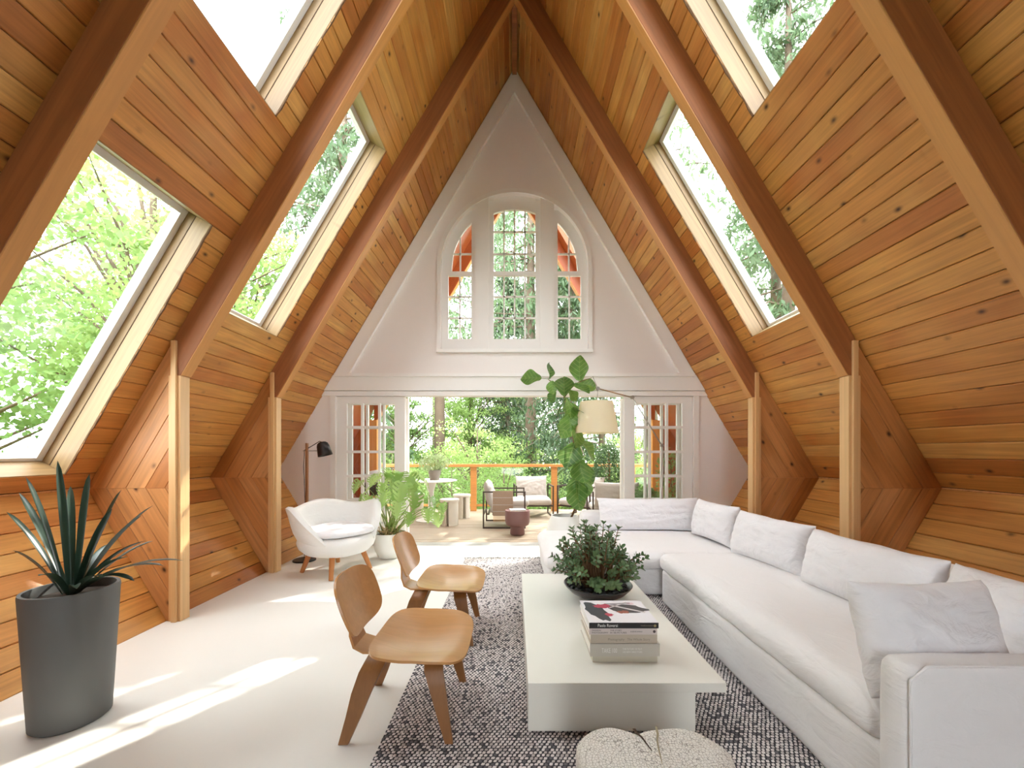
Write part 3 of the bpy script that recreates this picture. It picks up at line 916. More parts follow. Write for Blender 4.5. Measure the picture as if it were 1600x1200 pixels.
mi = np.where(r_ < prob, 1, np.where(r_ > 0.75, 2, 0))
ME = np_mesh('weave', V.reshape(-1, 3), Q, None, [plain('rug_yarn_white', rgb('#e2dcd9'), 0.95), plain('rug_yarn_dark', rgb('#6b676b'), 0.95), plain('rug_yarn_grey', rgb('#c2bab7'), 0.95)], np.repeat(mi, 8), True)
o = link('weave', ME, rug); o['kind'] = 'stuff'
mb = MB(); y = RY1
for i in range(150):
    x = RX0 + 0.02*i
    mb.tube([(x, RY1, 0.006), (x + random.uniform(-.015, .015), RY1 + 0.03, 0.01), (x + random.uniform(-.03, .03), RY1 + random.uniform(.05, .085), 0.004)], 0.0035, 5)
o = mb.build('fringe', plain('rug_fringe', rgb('#77736f'), 0.95), rug); o['kind'] = 'stuff'

# ---- coffee table ------------------------------------------------------
TZ = 0.02
ct = thing('coffee_table', (0.50, 2.62, 0), label='low cream lacquered rectangular coffee table on the rug', cat='table')
TH = 0.238
MB().bevbox((-0.44, -0.808, TH - 0.044), (0.453, 0.814, TH), 0.003).build('tabletop', LACQ, ct)
MB().bevbox((-0.4385, -0.800, 0.0158), (0.317, 0.70, TH - 0.0445), 0.002).build('base', LACQ, ct)

# ---- books ---------------------------------------------------------------
def text_mesh(txt, size, mat, name='lettering', align='LEFT', xs=1.0, depth=0.0):
    cu = bpy.data.curves.new('t', 'FONT'); cu.body = txt; cu.size = size; cu.align_x = align; cu.extrude = 0.0001; cu.resolution_u = 3
    ob = bpy.data.objects.new('t', cu); COL.objects.link(ob)
    bpy.context.view_layer.update()
    me = bpy.data.meshes.new_from_object(ob.evaluated_get(bpy.context.evaluated_depsgraph_get()))
    bpy.data.objects.remove(ob); me.materials.clear(); me.materials.append(mat); me.name = name
    if xs != 1.0:
        for v in me.vertices: v.co.x *= xs
    return me
FRONT = Matrix.Rotation(R(90), 4, 'X')
def put_text(parent, txt, size, x, y, z, mat, xs=1.0):
    me = text_mesh(txt, size, mat, xs=xs)
    link('lettering', me, parent, local=Matrix.Translation((x, y, z)) @ FRONT)
PAGE = plain('page_block', rgb('#efece4'), 0.8)
INKD = plain('dark_ink', rgb('#4a4342'), 0.7); INKW = plain('white_ink', rgb('#f4f2ee'), 0.6); INKG = plain('grey_ink', rgb('#8f8578'), 0.7)
def book(z, h, x0, x1, y0, y1, col, label, cover=0.003, covcol=None, rz=0.0):
    cx = (x0+x1)/2; cy = (y0+y1)/2
    b = thing('book', (cx, cy, z), rz, label=label, cat='book', group='books stacked on the coffee table')
    w = (x1-x0)/2; d = (y1-y0)/2
    m = plain('cover', col, 0.45, var=0.02); m2 = plain('cover_face', covcol, 0.4, var=0.02) if covcol else m
    # spine faces the viewpoint (-Y); boards above and below the page block
    MB().bevbox((-w, -d, 0), (w, d, cover), 0.001).build('cover_board', m2, b)
    MB().bevbox((-w, -d, h - cover), (w, d, h), 0.001).build('cover_board', m2, b)
    MB().bevbox((-w, -d - 0.0015, 0), (w, -d + 0.003, h), 0.001).build('spine', m, b)
    MB().box((-w + 0.005, -d + 0.0031, cover + 0.0002), (w - 0.005, d - 0.005, h - cover - 0.0002)).build('pages', PAGE, b)
    return b, -d - 0.0022, w
z = TH + 0.0003
b, fy, w = book(z, 0.030, 0.385, 0.706, 1.992, 2.26, rgb('#cfc9b8'), 'plain cream book at the very bottom of the stack'); z += 0.0303
b, fy, w = book(z, 0.062, 0.372, 0.716, 1.988, 2.272, rgb('#c9c4ba'), 'thickest book, pale grey with TAKE 100 in white on its spine', 0.005); z += 0.0623
put_text(b, 'TAKE 100', 0.033, -0.115, fy, 0.018, INKW, 0.55); put_text(b, 'THE FUTURE OF FILM', 0.0125, -0.012, fy, 0.033, INKW, .8); put_text(b, '100 NEW DIRECTORS', 0.0125, -0.012, fy, 0.018, INKW, .8)
b, fy, w = book(z, 0.044, 0.376, 0.705, 1.992, 2.266, rgb('#c3b7a6'), 'beige book with faint grey spine print just above the thickest book', 0.003); z += 0.0443
put_text(b, 'Photography', 0.016, -0.08, fy, 0.015, INKG); put_text(b, 'The Whole Story', 0.016, 0.015, fy, 0.015, INKG)
b, fy, w = book(z, 0.031, 0.368, 0.704, 1.990, 2.27, rgb('#d6cbc8'), 'slim pinkish white book second from the top of the stack', 0.002); z += 0.0313
put_text(b, 'FASHION', 0.011, -0.155, fy, 0.0175, INKD); put_text(b, 'PHOTOGRAPHY', 0.011, -0.155, fy, 0.006, INKD)
put_text(b, 'THE STORY', 0.011, -0.065, fy, 0.0175, INKD); put_text(b, 'IN 180 PICTURES', 0.011, -0.065, fy, 0.006, INKD)
put_text(b, 'EUGENIE SHINKLE', 0.009, 0.035, fy, 0.012, INKD, .8)
MB().lathe([(0.0, 0), (0.007, 0), (0.007, 0.0006), (0.0, 0.0006)], n=16).build('emblem', INKD, b, local=Matrix.Translation((0.153, fy + 0.0003, 0.0155)) @ FRONT)
b, fy, w = book(z, 0.0275, 0.368, 0.710, 1.988, 2.284, rgb('#1f1b1e'), 'top book with black spine and white cover bearing a dark and red abstract picture', 0.002, covcol=rgb('#eceaee'))
ztop = 0.0275
put_text(b, 'Paolo Roversi', 0.021, -0.13, fy, 0.008, INKW, .85); put_text(b, 'THAMES & HUDSON', 0.0085, 0.082, fy, 0.011, INKG, .8)
MB().lathe([(0.0, 0), (0.0065, 0), (0.0065, 0.0006), (0.0, 0.0006)], n=16).build('emblem', plain('gold_ink', rgb('#a89a6a'), 0.5), b, local=Matrix.Translation((0.153, fy + 0.0003, 0.0135)) @ FRONT)
def flat(poly, col, zz, name='cover_print'):
    n_ = len(poly)
    mb = MB().add([(x, y, zz) for x, y in poly] + [(x, y, zz + 0.0003) for x, y in poly],
        [tuple(range(n_-1, -1, -1)), tuple(range(n_, 2*n_))] + [(i, (i+1) % n_, (i+1) % n_ + n_, i + n_) for i in range(n_)])
    mb.build(name, plain('print', rgb(col), 0.5, var=0.15, vscale=30), b)
def blob(cx, cy, rx, ry, rot=0, n=22, jag=0.12, seed=0):
    rr = random.Random(seed); out = []
    for i in range(n):
        a = 2*math.pi*i/n; k = 1 + rr.uniform(-jag, jag)
        x, y = rx*k*math.cos(a), ry*k*math.sin(a)
        out.append((cx + x*math.cos(rot) - y*math.sin(rot), cy + x*math.sin(rot) + y*math.cos(rot)))
    return out
zt = ztop + 0.0002
flat(blob(-0.105, 0.0, 0.048, 0.125, 0.25, seed=1), '#3c4148', zt)
flat(blob(0.065, 0.03, 0.105, 0.055, -0.22, seed=2), '#4b4547', zt + 0.0004)
flat(blob(-0.06, 0.065, 0.045, 0.028, 0.1, seed=3, jag=0.25), '#b5445a', zt + 0.0008)
flat(blob(-0.05, -0.05, 0.024, 0.018, 0.1, seed=4, jag=0.3), '#b8485c', zt + 0.0008)
flat(blob(0.03, -0.02, 0.03, 0.018, 0.1, seed=5, jag=0.3), '#a3604e', zt + 0.0012)
flat([(-0.02, 0.07), (0.0, 0.075), (0.15, -0.02), (0.14, -0.03)], '#d9d4d3', zt + 0.0014)
flat([(-0.03, 0.03), (-0.03, 0.04), (0.08, 0.12), (0.095, 0.115)], '#c9c4c4', zt + 0.0016)
flat([(-0.045, 0.09), (-0.045, 0.096), (0.1, 0.105), (0.1, 0.098)], '#55505a', zt + 0.0018)
flat(blob(0.1, 0.1, 0.022, 0.018, 0, seed=8, jag=0.3), '#e3ccd0', zt + 0.0010)

# ---- bowl with jade plant ---------------------------------------------
BXc, BYc = 0.592, 2.87
bowl = thing('bowl', (BXc, BYc, TH), label='wide shallow black bowl on the coffee table', cat='bowl')
DARKCER = plain('black_glazed_ceramic', rgb('#2b2829'), 0.3)
MB().lathe([(0.0, 0.0005), (0.085, 0.0005), (0.135, 0.018), (0.195, 0.052), (0.232, 0.09), (0.240, 0.103), (0.236, 0.106), (0.228, 0.098), (0.19, 0.062), (0.12, 0.045), (0.0, 0.044)], n=56).build('bowl_shell', DARKCER, bowl, smooth=True, angle=50)
MB().lathe([(0.0, 0.046), (0.185, 0.0655), (0.190, 0.070), (0.0, 0.082)], n=30).build('soil', SOIL, bowl, smooth=True)
JADE = leaf_mat('jade_leaf', '#4a6a40', '#86a070', trans=0.2, rough=0.3)
jade = thing('jade_plant', (BXc, BYc, TH + 0.082), label='bushy dark green jade plant growing in the black bowl', cat='plant')
stems = MB(); lv = []; lf = []
rj = random.Random(11)
def add_leaf8(V, F, p, d, up, ln, wd, th=0.0):
    """plump oval leaf, 8 outline points, folded slightly"""
    d = d.normalized(); s = d.cross(up)
    s = s.normalized() if s.length > 1e-4 else Vector((1, 0, 0))
    n = s.cross(d)
    b0 = len(V)
    for (a, w_, k) in ((0, .12, 0), (.3, .42, .06), (.62, .5, .08), (.88, .3, .05)):
        V.append(p + d*ln*a + s*wd*w_ + n*ln*k); V.append(p + d*ln*a - n*ln*.02); V.append(p + d*ln*a - s*wd*w_ + n*ln*k)
    V.append(p + d*ln*1.0)
    for r in range(3):
        F.append((b0+r*3, b0+r*3+1, b0+r*3+4, b0+r*3+3)); F.append((b0+r*3+1, b0+r*3+2, b0+r*3+5, b0+r*3+4))
    F.append((b0+9, b0+10, b0+12)); F.append((b0+10, b0+11, b0+12))
for i in range(125):
    a = rj.uniform(0, 2*math.pi); r0 = 0.10*math.sqrt(rj.random())
    el = rj.uniform(0.12, 1.45)
    Rr = (0.20 + 0.17*math.sin(max(el, 0))) * rj.uniform(0.6, 1.12)
    base_ = Vector((r0*math.cos(a), r0*math.sin(a), 0.0))
    tip = Vector((math.cos(a)*math.cos(el)*Rr*1.22, math.sin(a)*math.cos(el)*Rr*1.22, 0.05 + math.sin(el)*Rr*1.0))
    mid = (base_ + tip)/2 + Vector((rj.uniform(-.02, .02), rj.uniform(-.02, .02), 0.03))
    pts = [base_, mid, tip]
    stems.tube(pts, [0.007, 0.005, 0.0025], 5)
    dirt = (tip - mid).normalized()
    for k in range(6):
        t = 1 - k*0.15
        p = mid.lerp(tip, t)
        for q in range(2 if k else 4):
            aa = k*1.57 + q*(math.pi if k else math.pi/2) + rj.uniform(-.5, .5)
            s1 = dirt.orthogonal().normalized(); s2 = dirt.cross(s1)
            dr = s1*math.cos(aa) + s2*math.sin(aa) + dirt*(0.9 if k == 0 else 0.35) + Vector((0, 0, 0.1))
            add_leaf8(lv, lf, p, dr, dirt, rj.uniform(0.032, 0.048), rj.uniform(0.017, 0.024))
o = stems.build('stems', BARK, jade, smooth=True); o['kind'] = 'stuff'
o = MB().add(lv, lf).build('foliage', JADE, jade, smooth=True); o['kind'] = 'stuff'
PEB = plain('dark_pebble', rgb('#1f1e20'), 0.45, var=0.4)
def pebble_mesh(sd):
    rp = random.Random(sd); bm = bmesh.new()
    bmesh.ops.create_icosphere(bm, subdivisions=2, radius=1)
    for v in bm.verts:
        v.co *= 1 + 0.25*noise.noise(v.co*1.2 + Vector((sd, 0, 0)))
        v.co.x *= 0.026; v.co.y *= 0.02; v.co.z *= 0.013
    me = bpy.data.meshes.new('pebble'); bm.to_mesh(me); bm.free(); me.materials.append(PEB)
    me.polygons.foreach_set('use_smooth', [True]*len(me.polygons)); return me
pms = [pebble_mesh(k) for k in range(3)]
for i in range(34):
    if i < 24: a = 2*math.pi*i/24; r = 0.185 + 0.008*math.sin(i*2.1); zz = 0.089
    else: a = 2*math.pi*i/10 + .3; r = 0.135; zz = 0.093
    o = link('pebble', pms[i % 3], None, Matrix.Translation((BXc + r*math.cos(a), BYc + r*math.sin(a), TH + zz)) @ Matrix.Rotation(i*1.3, 4, 'Z') @ Matrix.Rotation(0.15, 4, 'X'))
    props(o, 'dark rounded pebble on the soil inside the black bowl', 'pebble', 'pebbles in the black bowl')

# ---- stump stool ---------------------------------------------------------
def stump_mat():
    m, nt, b = new_mat('weathered_log_end')
    tc = N(nt, 'ShaderNodeTexCoord')
    ds = N(nt, 'ShaderNodeTexNoise'); setv(ds, Scale=3.0, Detail=2.0); L(nt, tc.outputs['Object'], ds.inputs['Vector'])
    mxv = N(nt, 'ShaderNodeVectorMath', operation='MULTIPLY_ADD'); mxv.inputs[1].default_value = (0.05, 0.05, 0.05)
    L(nt, ds.outputs[1], mxv.inputs[0]); L(nt, tc.outputs['Object'], mxv.inputs[2])
    # ring coordinate
    sp = N(nt, 'ShaderNodeSeparateXYZ'); L(nt, mxv.outputs[0], sp.inputs[0])
    cb = N(nt, 'ShaderNodeCombineXYZ'); L(nt, sp.outputs[0], cb.inputs[0]); L(nt, sp.outputs[1], cb.inputs[1])
    ln_ = N(nt, 'ShaderNodeVectorMath', operation='LENGTH'); L(nt, cb.outputs[0], ln_.inputs[0])
    rg = N(nt, 'ShaderNodeMath', operation='MULTIPLY'); rg.inputs[1].default_value = 330.0; L(nt, ln_.outputs['Value'], rg.inputs[0])
    sn = N(nt, 'ShaderNodeMath', operation='SINE'); L(nt, rg.outputs[0], sn.inputs[0])
    vo = N(nt, 'ShaderNodeTexVoronoi', feature='DISTANCE_TO_EDGE'); setv(vo, Scale=105.0, Randomness=0.75); L(nt, mxv.outputs[0], vo.inputs['Vector'])
    cr = N(nt, 'ShaderNodeValToRGB'); cr.color_ramp.elements[0].position = 0.0; cr.color_ramp.elements[1].position = 0.055
    cr.color_ramp.elements[0].color = rgb('#8a8276'); cr.color_ramp.elements[1].color = rgb('#f2efe8'); L(nt, vo.outputs['Distance'], cr.inputs[0])
    rr = N(nt, 'ShaderNodeValToRGB'); rr.color_ramp.elements[0].position = 0.0; rr.color_ramp.elements[1].position = 0.12
    rr.color_ramp.elements[0].color = (0.86, 0.84, 0.80, 1); rr.color_ramp.elements[1].color = (1, 1, 1, 1)
    hh = N(nt, 'ShaderNodeMath', operation='MULTIPLY_ADD'); hh.inputs[1].default_value = 0.5; hh.inputs[2].default_value = 0.5; L(nt, sn.outputs[0], hh.inputs[0]); L(nt, hh.outputs[0], rr.inputs[0])
    mx = N(nt, 'ShaderNodeMix', data_type='RGBA', blend_type='MULTIPLY'); mx.inputs[0].default_value = 0.7
    L(nt, cr.outputs[0], mx.inputs[6]); L(nt, rr.outputs[0], mx.inputs[7]); L(nt, mx.outputs[2], b.inputs['Base Color'])
    b.inputs['Roughness'].default_value = 0.8
    bp = N(nt, 'ShaderNodeBump'); setv(bp, Strength=0.7, Distance=0.006); L(nt, mx.outputs[2], bp.inputs['Height']); L(nt, bp.outputs[0], b.inputs['Normal'])
    return m
ST = thing('stump_stool', (0.413, 1.17, 0), label='whitened tree stump stool with cracked growth rings in front of the coffee table', cat='stool')
sh = 0.38
def stump_r(a):
    # outline in plan: notch at the back, lobes either side
    base_ = 0.225 + 0.018*math.cos(2*a + 0.2) + 0.014*math.cos(4*a - 2.6) + 0.008*math.sin(3*a) + 0.006*math.sin(7*a + 1)
    notch = 0.052*math.exp(-((a - 1.78)/0.22)**2)
    return base_ - notch
mb = MB(); rows = []
n_ = 96
prof = [(1.02, 0.016), (0.98, 0.10), (0.985, 0.25), (1.0, 0.34), (0.995, 0.36), (0.97, 0.374), (0.92, 0.381), (0.8, 0.383), (0.6, 0.385), (0.4, 0.386), (0.2, 0.387), (0.03, 0.387)]
for i in range(n_):
    a = 2*math.pi*i/n_; rr_ = stump_r(a)
    row = []
    for (k, z_) in prof:
        p = Vector((rr_*k*math.cos(a)*0.98, rr_*k*math.sin(a)*0.80, z_))
        if z_ > 0.37:
            # radial check crack
            d1 = abs((p.x + 0.02) * 0.93 - (p.y) * 0.35 + 0.0); 
            p.z += 0.004*noise.noise(p*14)
        row.append(p)
    rows.append(row)
mb.grid(rows, closed_u=True); mb.f.append(tuple(i*len(prof) for i in range(n_)))
mb.f.append(tuple(i*len(prof) + len(prof)-1 for i in range(n_)))
mb.build('log', stump_mat(), ST, smooth=True, angle=60)
CR = plain('dark_crack', rgb('#4a3a2c'), 0.9)
def crack(pts, w0, name='crack', mat=CR):
    mb = MB(); V = []
    for i, (x, y) in enumerate(pts):
        w_ = w0 * (1 - i/(len(pts)-0.5)) + 0.0006
        V += [(x - w_, y, 0.3885), (x + w_, y, 0.3885), (x + w_, y, 0.3893), (x - w_, y, 0.3893)]
    F = []
    for i in range(len(pts)-1):
        for k in range(4): F.append((i*4+k, i*4+(k+1) % 4, (i+1)*4+(k+1) % 4, (i+1)*4+k))
    F += [(0, 1, 2, 3), tuple((len(pts)-1)*4 + k for k in (3, 2, 1, 0))]
    mb.add(V, F).build(name, mat, ST)
crack([(-0.03, 0.125), (-0.024, 0.10), (-0.016, 0.085), (-0.011, 0.06), (-0.004, 0.03)], 0.004)
crack([(0.045, 0.135), (0.038, 0.10), (0.026, 0.07), (0.018, 0.035), (0.012, 0.0), (0.008, -0.02)], 0.003, mat=plain('ochre_crack', rgb('#a59a7c'), 0.9))

# ---- moulded plywood chairs ---------------------------------------------
def make_chair():
    t = thing('lounge_chair', (-0.515, 1.985, 0), label='x', cat='chair', group='moulded plywood chairs beside the rug')
    # seat
    def rr_pt(u, v, a, b, cx=0, cy=0, pw=3.4):
        # square [-1,1]^2 to superellipse
        r = max(abs(u), abs(v))
        if r < 1e-6: return (cx, cy)
        th = math.atan2(v, u)
        c, s = abs(math.cos(th)), abs(math.sin(th))
        k = (c**pw + s**pw) ** (-1/pw)
        return (cx + a*r*k*math.cos(th), cy + b*r*k*math.sin(th))
    n_ = 26
    def surf_grid(fn, th, name, mat, parent):
        rows1 = []; mb = MB(); V = []; F = []
        P = [[fn(-1 + 2*i/n_, -1 + 2*j/n_) for j in range(n_+1)] for i in range(n_+1)]
        def nrm(i, j):
            a = P[min(i+1, n_)][j] - P[max(i-1, 0)][j]; b = P[i][min(j+1, n_)] - P[i][max(j-1, 0)]
            c = a.cross(b); return c.normalized() if c.length > 1e-9 else Vector((0, 0, 1))
        for sg in (0.5, -0.5):
            for i in range(n_+1):
                for j in range(n_+1): V.append(P[i][j] + nrm(i, j)*th*sg)
        m = (n_+1)*(n_+1)
        for i in range(n_):
            for j in range(n_):
                a, b, c, d = i*(n_+1)+j, (i+1)*(n_+1)+j, (i+1)*(n_+1)+j+1, i*(n_+1)+j+1
                F.append((a, b, c, d)); F.append((a+m, d+m, c+m, b+m))
        ring = [(i, 0) for i in range(n_)] + [(n_, j) for j in range(n_)] + [(i, n_) for i in range(n_, 0, -1)] + [(0, j) for j in range(n_, 0, -1)]
        ids = [i*(n_+1)+j for i, j in ring]
        for q in range(len(ids)):
            a, b = ids[q], ids[(q+1) % len(ids)]
            F.append((a, a+m, b+m, b))
        return MB().add(V, F).build(name, mat, parent, smooth=True, angle=40)
    def seat(u, v):
        x, y = rr_pt(u, v, 0.222, 0.285, 0.078, 0.0, 4.2)
        xx = (x - 0.078)/0.222; yy = y/0.285
        z = 0.384 - 0.034*(1 - xx*xx)*(1 - yy*yy) + 0.012*yy*yy*(1 - 0.5*abs(xx)) 
        z -= 0.030*max(0, xx - 0.45)**2/0.30
        z += 0.020*max(0, -xx - 0.2)
        z -= 0.020*max(0, abs(yy) - 0.8)*3*max(0, 0.5 + xx*0.5)
        return Vector((x, y, z))
    surf_grid(seat, 0.011, 'seat', PLY, t)
    def back(u, v):
        a, b = rr_pt(u, v, 0.138, 0.222, 0, 0, 3.6)   # a vertical, b lateral
        zz = a; yy = b
        zc = 0.557 + zz*0.96
        # bottom corners drawn in
        yy *= (1.0 - 0.05*max(0, -zz/0.142))
        x = -0.272 - zz*0.38 + 0.055*(yy/0.245)**2*1.0 - 0.010*(1 - (zz/0.142)**2)
        return Vector((x, yy, zc))
    surf_grid(back, 0.010, 'backrest', PLY, t)
    sp = [(0.17, 0, 0.348), (0.08, 0, 0.343), (-0.02, 0, 0.336), (-0.12, 0, 0.328), (-0.20, 0, 0.328), (-0.248, 0, 0.348), (-0.268, 0, 0.40), (-0.272, 0, 0.47), (-0.285, 0, 0.54), (-0.308, 0, 0.60)]
    wds = [0.17, 0.17, 0.17, 0.17, 0.165, 0.15, 0.135, 0.11, 0.105, 0.10]
    MB().ribbon(sp, wds, 0.011, (0, 1, 0)).build('spine', PLY, t, smooth=True, angle=40)
    def leg(side, xs, ys, zs, ws, nm='leg'):
        path = [Vector((x, side*y, z)) for x, y, z in zip(xs, ys, zs)]
        mb = MB().ribbon(path, ws, 0.016, (1, 0, 0))
        mb.build(nm, PLYX, t, smooth=True, angle=40)
    for s in (-1, 1):
        # front pair
        leg(s, [0.150, 0.150, 0.152, 0.158, 0.175, 0.20, 0.232], [0.0, 0.12, 0.175, 0.200, 0.210, 0.225, 0.240], [0.335, 0.335, 0.328, 0.305, 0.24, 0.14, 0.004 if s > 0 else 0.0165], [0.085, 0.085, 0.085, 0.084, 0.072, 0.055, 0.034])
        # rear pair
        leg(s, [-0.125, -0.125, -0.130, -0.145, -0.175, -0.20, -0.232], [0.0, 0.07, 0.115, 0.145, 0.170, 0.195, 0.225], [0.318, 0.316, 0.300, 0.27, 0.19, 0.10, 0.0005], [0.095, 0.095, 0.098, 0.098, 0.085, 0.065, 0.042])
    for (x, y) in ((0.02, 0.0),):
        MB().lathe([(0.0, 0.0), (0.028, 0.0), (0.028, 0.006), (0, 0.006)], (x, y, 0.3365), 16).build('mount_disc', BLACKM, t)
    return t
ch1 = make_chair(); ch1['label'] = 'moulded plywood lounge chair nearer the stump stool, its front legs on the rug'
ch2 = copy_tree(ch1); ch2.location = (-0.515, 2.86, 0); ch2['label'] = 'moulded plywood lounge chair behind the other one, nearer the loveseat and monstera'
for o_ in ch1.children:
    pass

# ---- sofas ------------------------------------------------------------------
sf = thing('sofa', (1.72, 2.33, 0), label='long white slipcovered sofa run along the knee wall with its arm beside the stump stool', cat='sofa')
def sb(parent, name, a, b, r, mat=LINEN, **kw):
    off = Vector(parent.location)
    a = Vector(a) - off; b = Vector(b) - off
    return soft_box(a, b, r, **kw).build(name, mat, parent, smooth=True)
sb(sf, 'base', (1.225, 1.30, 0.016), (2.26, 3.38, 0.30), 0.03, n=(14, 30, 7), amp=0.008, freq=3.5, seed=1, aniso=(1, 1, .35))
sb(sf, 'seat_cushion', (1.205, 1.345, 0.285), (2.02, 3.40, 0.425), 0.06, n=(22, 40, 8), puff=0.035, amp=0.006, freq=4, seed=2)
sb(sf, 'backrest', (2.00, 1.22, 0.28), (2.27, 3.40, 0.71), 0.07, n=(8, 36, 12), amp=0.010, freq=4, seed=3)
sb(sf, 'armrest', (1.195, 1.225, 0.016), (2.20, 1.345, 0.625), 0.045, n=(26, 7, 18), amp=0.005, freq=5, seed=4)
arm_piping = MB().tube([(-0.51, -1.10, 0.03), (-0.512, -1.10, 0.58), (-0.46, -1.10, 0.622), (0.4, -1.10, 0.622)], 0.004, 6).build('piping', LINEN, sf, smooth=True)
sf2 = thing('sofa', (1.2, 4.1, 0), label='far white slipcovered sofa section with an open rounded end near the doorway', cat='sofa')
sb(sf2, 'base', (0.29, 3.50, 0.016), (2.26, 4.72, 0.27), 0.05, n=(30, 16, 7), amp=0.008, freq=3.5, seed=6, aniso=(1, 1, .35))
sb(sf2, 'seat_cushion', (0.25, 3.44, 0.255), (2.02, 4.52, 0.395), 0.07, n=(34, 24, 8), puff=0.035, amp=0.006, freq=4, seed=7)
sb(sf2, 'backrest', (0.75, 4.50, 0.26), (2.30, 4.74, 0.60), 0.06, n=(26, 8, 12), amp=0.008, freq=4, seed=8)
sb(sf2, 'side_backrest', (2.02, 3.46, 0.26), (2.28, 4.50, 0.70), 0.06, n=(8, 20, 12), amp=0.008, freq=4, seed=9)
def cushion(loc, w, h, t, rz, tilt, seed, label, flat_=0):
    M = Matrix.Translation(loc) @ Matrix.Rotation(rz, 4, 'Z') @ Matrix.Rotation(tilt, 4, 'X')
    o = pillow(w, h, t, seed).build('cushion', LINEN2, None, smooth=True, M=M)
    return props(o, label, 'cushion', 'loose white cushions on the sofas')
# far back cushion (bolster along the back of the far section)
cushion((1.47, 4.44, 0.585), 1.12, 0.36, 0.20, 0.0, R(-10), 21, 'longest white cushion, leaning on the far sofa back beneath the arc lamp')
cushion((1.93, 3.90, 0.60), 0.66, 0.37, 0.21, R(90)+0.10, R(12), 22, 'small white cushion in the corner between both sofas')
cushion((1.92, 3.05, 0.605), 0.74, 0.36, 0.24, R(90)+0.12, R(14), 23, 'creased white cushion on the long sofa, next after the corner one')
cushion((1.92, 2.22, 0.605), 0.78, 0.36, 0.25, R(90)+0.05, R(14), 24, 'wide white cushion at the middle of the long sofa, behind the square pillow')
cushion((1.46, 1.425, 0.625), 0.50, 0.38, 0.20, 0.03, R(-14), 26, 'square wrinkled white pillow leaning on the sofa arm')
cushion((1.95, 1.62, 0.60), 0.40, 0.36, 0.19, R(90), R(14), 27, 'partly hidden white cushion at the arm end of the long sofa back')

# ---- loveseat ---------------------------------------------------------------
ls = thing('lounge_armchair', (-1.905, 4.31, 0), R(-41) + R(90), label='curved white boucle armchair with wing arms on stubby oak legs', cat='armchair')
# local: faces -Y
def shell():
    rows = []
    nphi = 64
    for i in range(nphi + 1):
        ph = -math.pi*0.80 + 2*math.pi*0.80*i/nphi        # 0 = back (+Y)
        ap = abs(ph)/math.pi*180
        # top height
        h = 0.655 + 0.075*math.exp(-(ap/40)**2) + 0.06*math.exp(-((ap-88)/22)**2) - 0.30*max(0, (ap-96)/48)**1.3
        flare = 0.03 + 0.06*math.exp(-((ap-90)/35)**2)
        rx, ry = 0.40, 0.36
        c, s = math.sin(ph), math.cos(ph)
        def pt(k, z, inset=0.0):
            return Vector((c*(rx*k + inset), s*(ry*k + inset), z))
        th = 0.075
        prof = []
        zb = 0.20
        for q in range(9):     # outer from bottom to top
            t = q/8
            k = 0.62 + 0.38*math.sin(min(1, t*1.6)*math.pi/2)
            prof.append(pt(k, zb + (h - zb)*t, flare*t*t))
        top = pt(1.0, h, flare)
        prof.append(pt(1.0, h + 0.018, flare - th*0.35))
        prof.append(pt(1.0, h + 0.010, flare - th*0.8))
        for q in range(8, -1, -1):
            t = q/8
            z_ = 0.36 + (h - 0.37)*t
            prof.append(pt(0.98, z_, flare*t*t - th - 0.015*(1-t)))
        prof.append(pt(0.30, 0.345))
        rows.append(prof)
    mb = MB().grid(rows)
    nv = len(rows[0])
    mb.f.append(tuple(range(nv))); mb.f.append(tuple((nphi)*nv + k for k in range(nv-1, -1, -1)))
    return mb
shell().build('wing_shell', BOUCLE, ls, smooth=True, angle=70)
mb = MB()
rows = []
for i in range(48):
    a = 2*math.pi*i/48
    rx, ry = 0.385, 0.40
    rows.append([Vector((math.cos(a)*rx*k, math.sin(a)*ry*k - 0.02, z_)) for k, z_ in ((0.02, 0.19), (0.55, 0.195), (0.80, 0.225), (0.95, 0.28), (1.0, 0.335), (0.97, 0.385), (0.88, 0.405), (0.5, 0.41), (0.02, 0.41))])
mb.grid(rows, closed_u=True).build('seat_body', BOUCLE, ls, smooth=True)
rows = []
for i in range(40):
    a = 2*math.pi*i/40
    c, s = math.cos(a), math.sin(a)
    k0 = (abs(c)**3 + abs(s)**3) ** (-1/3)
    rows.append([Vector((c*k0*0.325*k, s*k0*0.32*k - 0.065, z_ + 0.004*noise.noise(Vector((c*k*3, s*k*3, z_*9))))) for k, z_ in ((0.02, 0.412), (0.8, 0.412), (0.97, 0.43), (1.0, 0.45), (0.96, 0.475), (0.8, 0.492), (0.5, 0.497), (0.02, 0.495))])
MB().grid(rows, closed_u=True).build('seat_cushion', LINEN2, ls, smooth=True)
OAKLEG = wood('oak_round_leg', ['#c98a4e', '#b87440'], knots=False, grain=0.15, axis='Z')
for (gx, gy) in ((-2.25, 4.25), (-1.81, 3.97), (-1.56, 4.39), (-2.04, 4.66)):
    f = (Vector((gx, gy, 0)) - Vector(ls.location)); f.z = 0
    loc = ls.matrix_basis.to_3x3().inverted() @ f
    MB().tube([(loc.x*0.72, loc.y*0.72, 0.235), (loc.x*0.98, loc.y*0.98, 0.003)], [0.030, 0.021], 16).build('leg', OAKLEG, ls, smooth=True, angle=50)

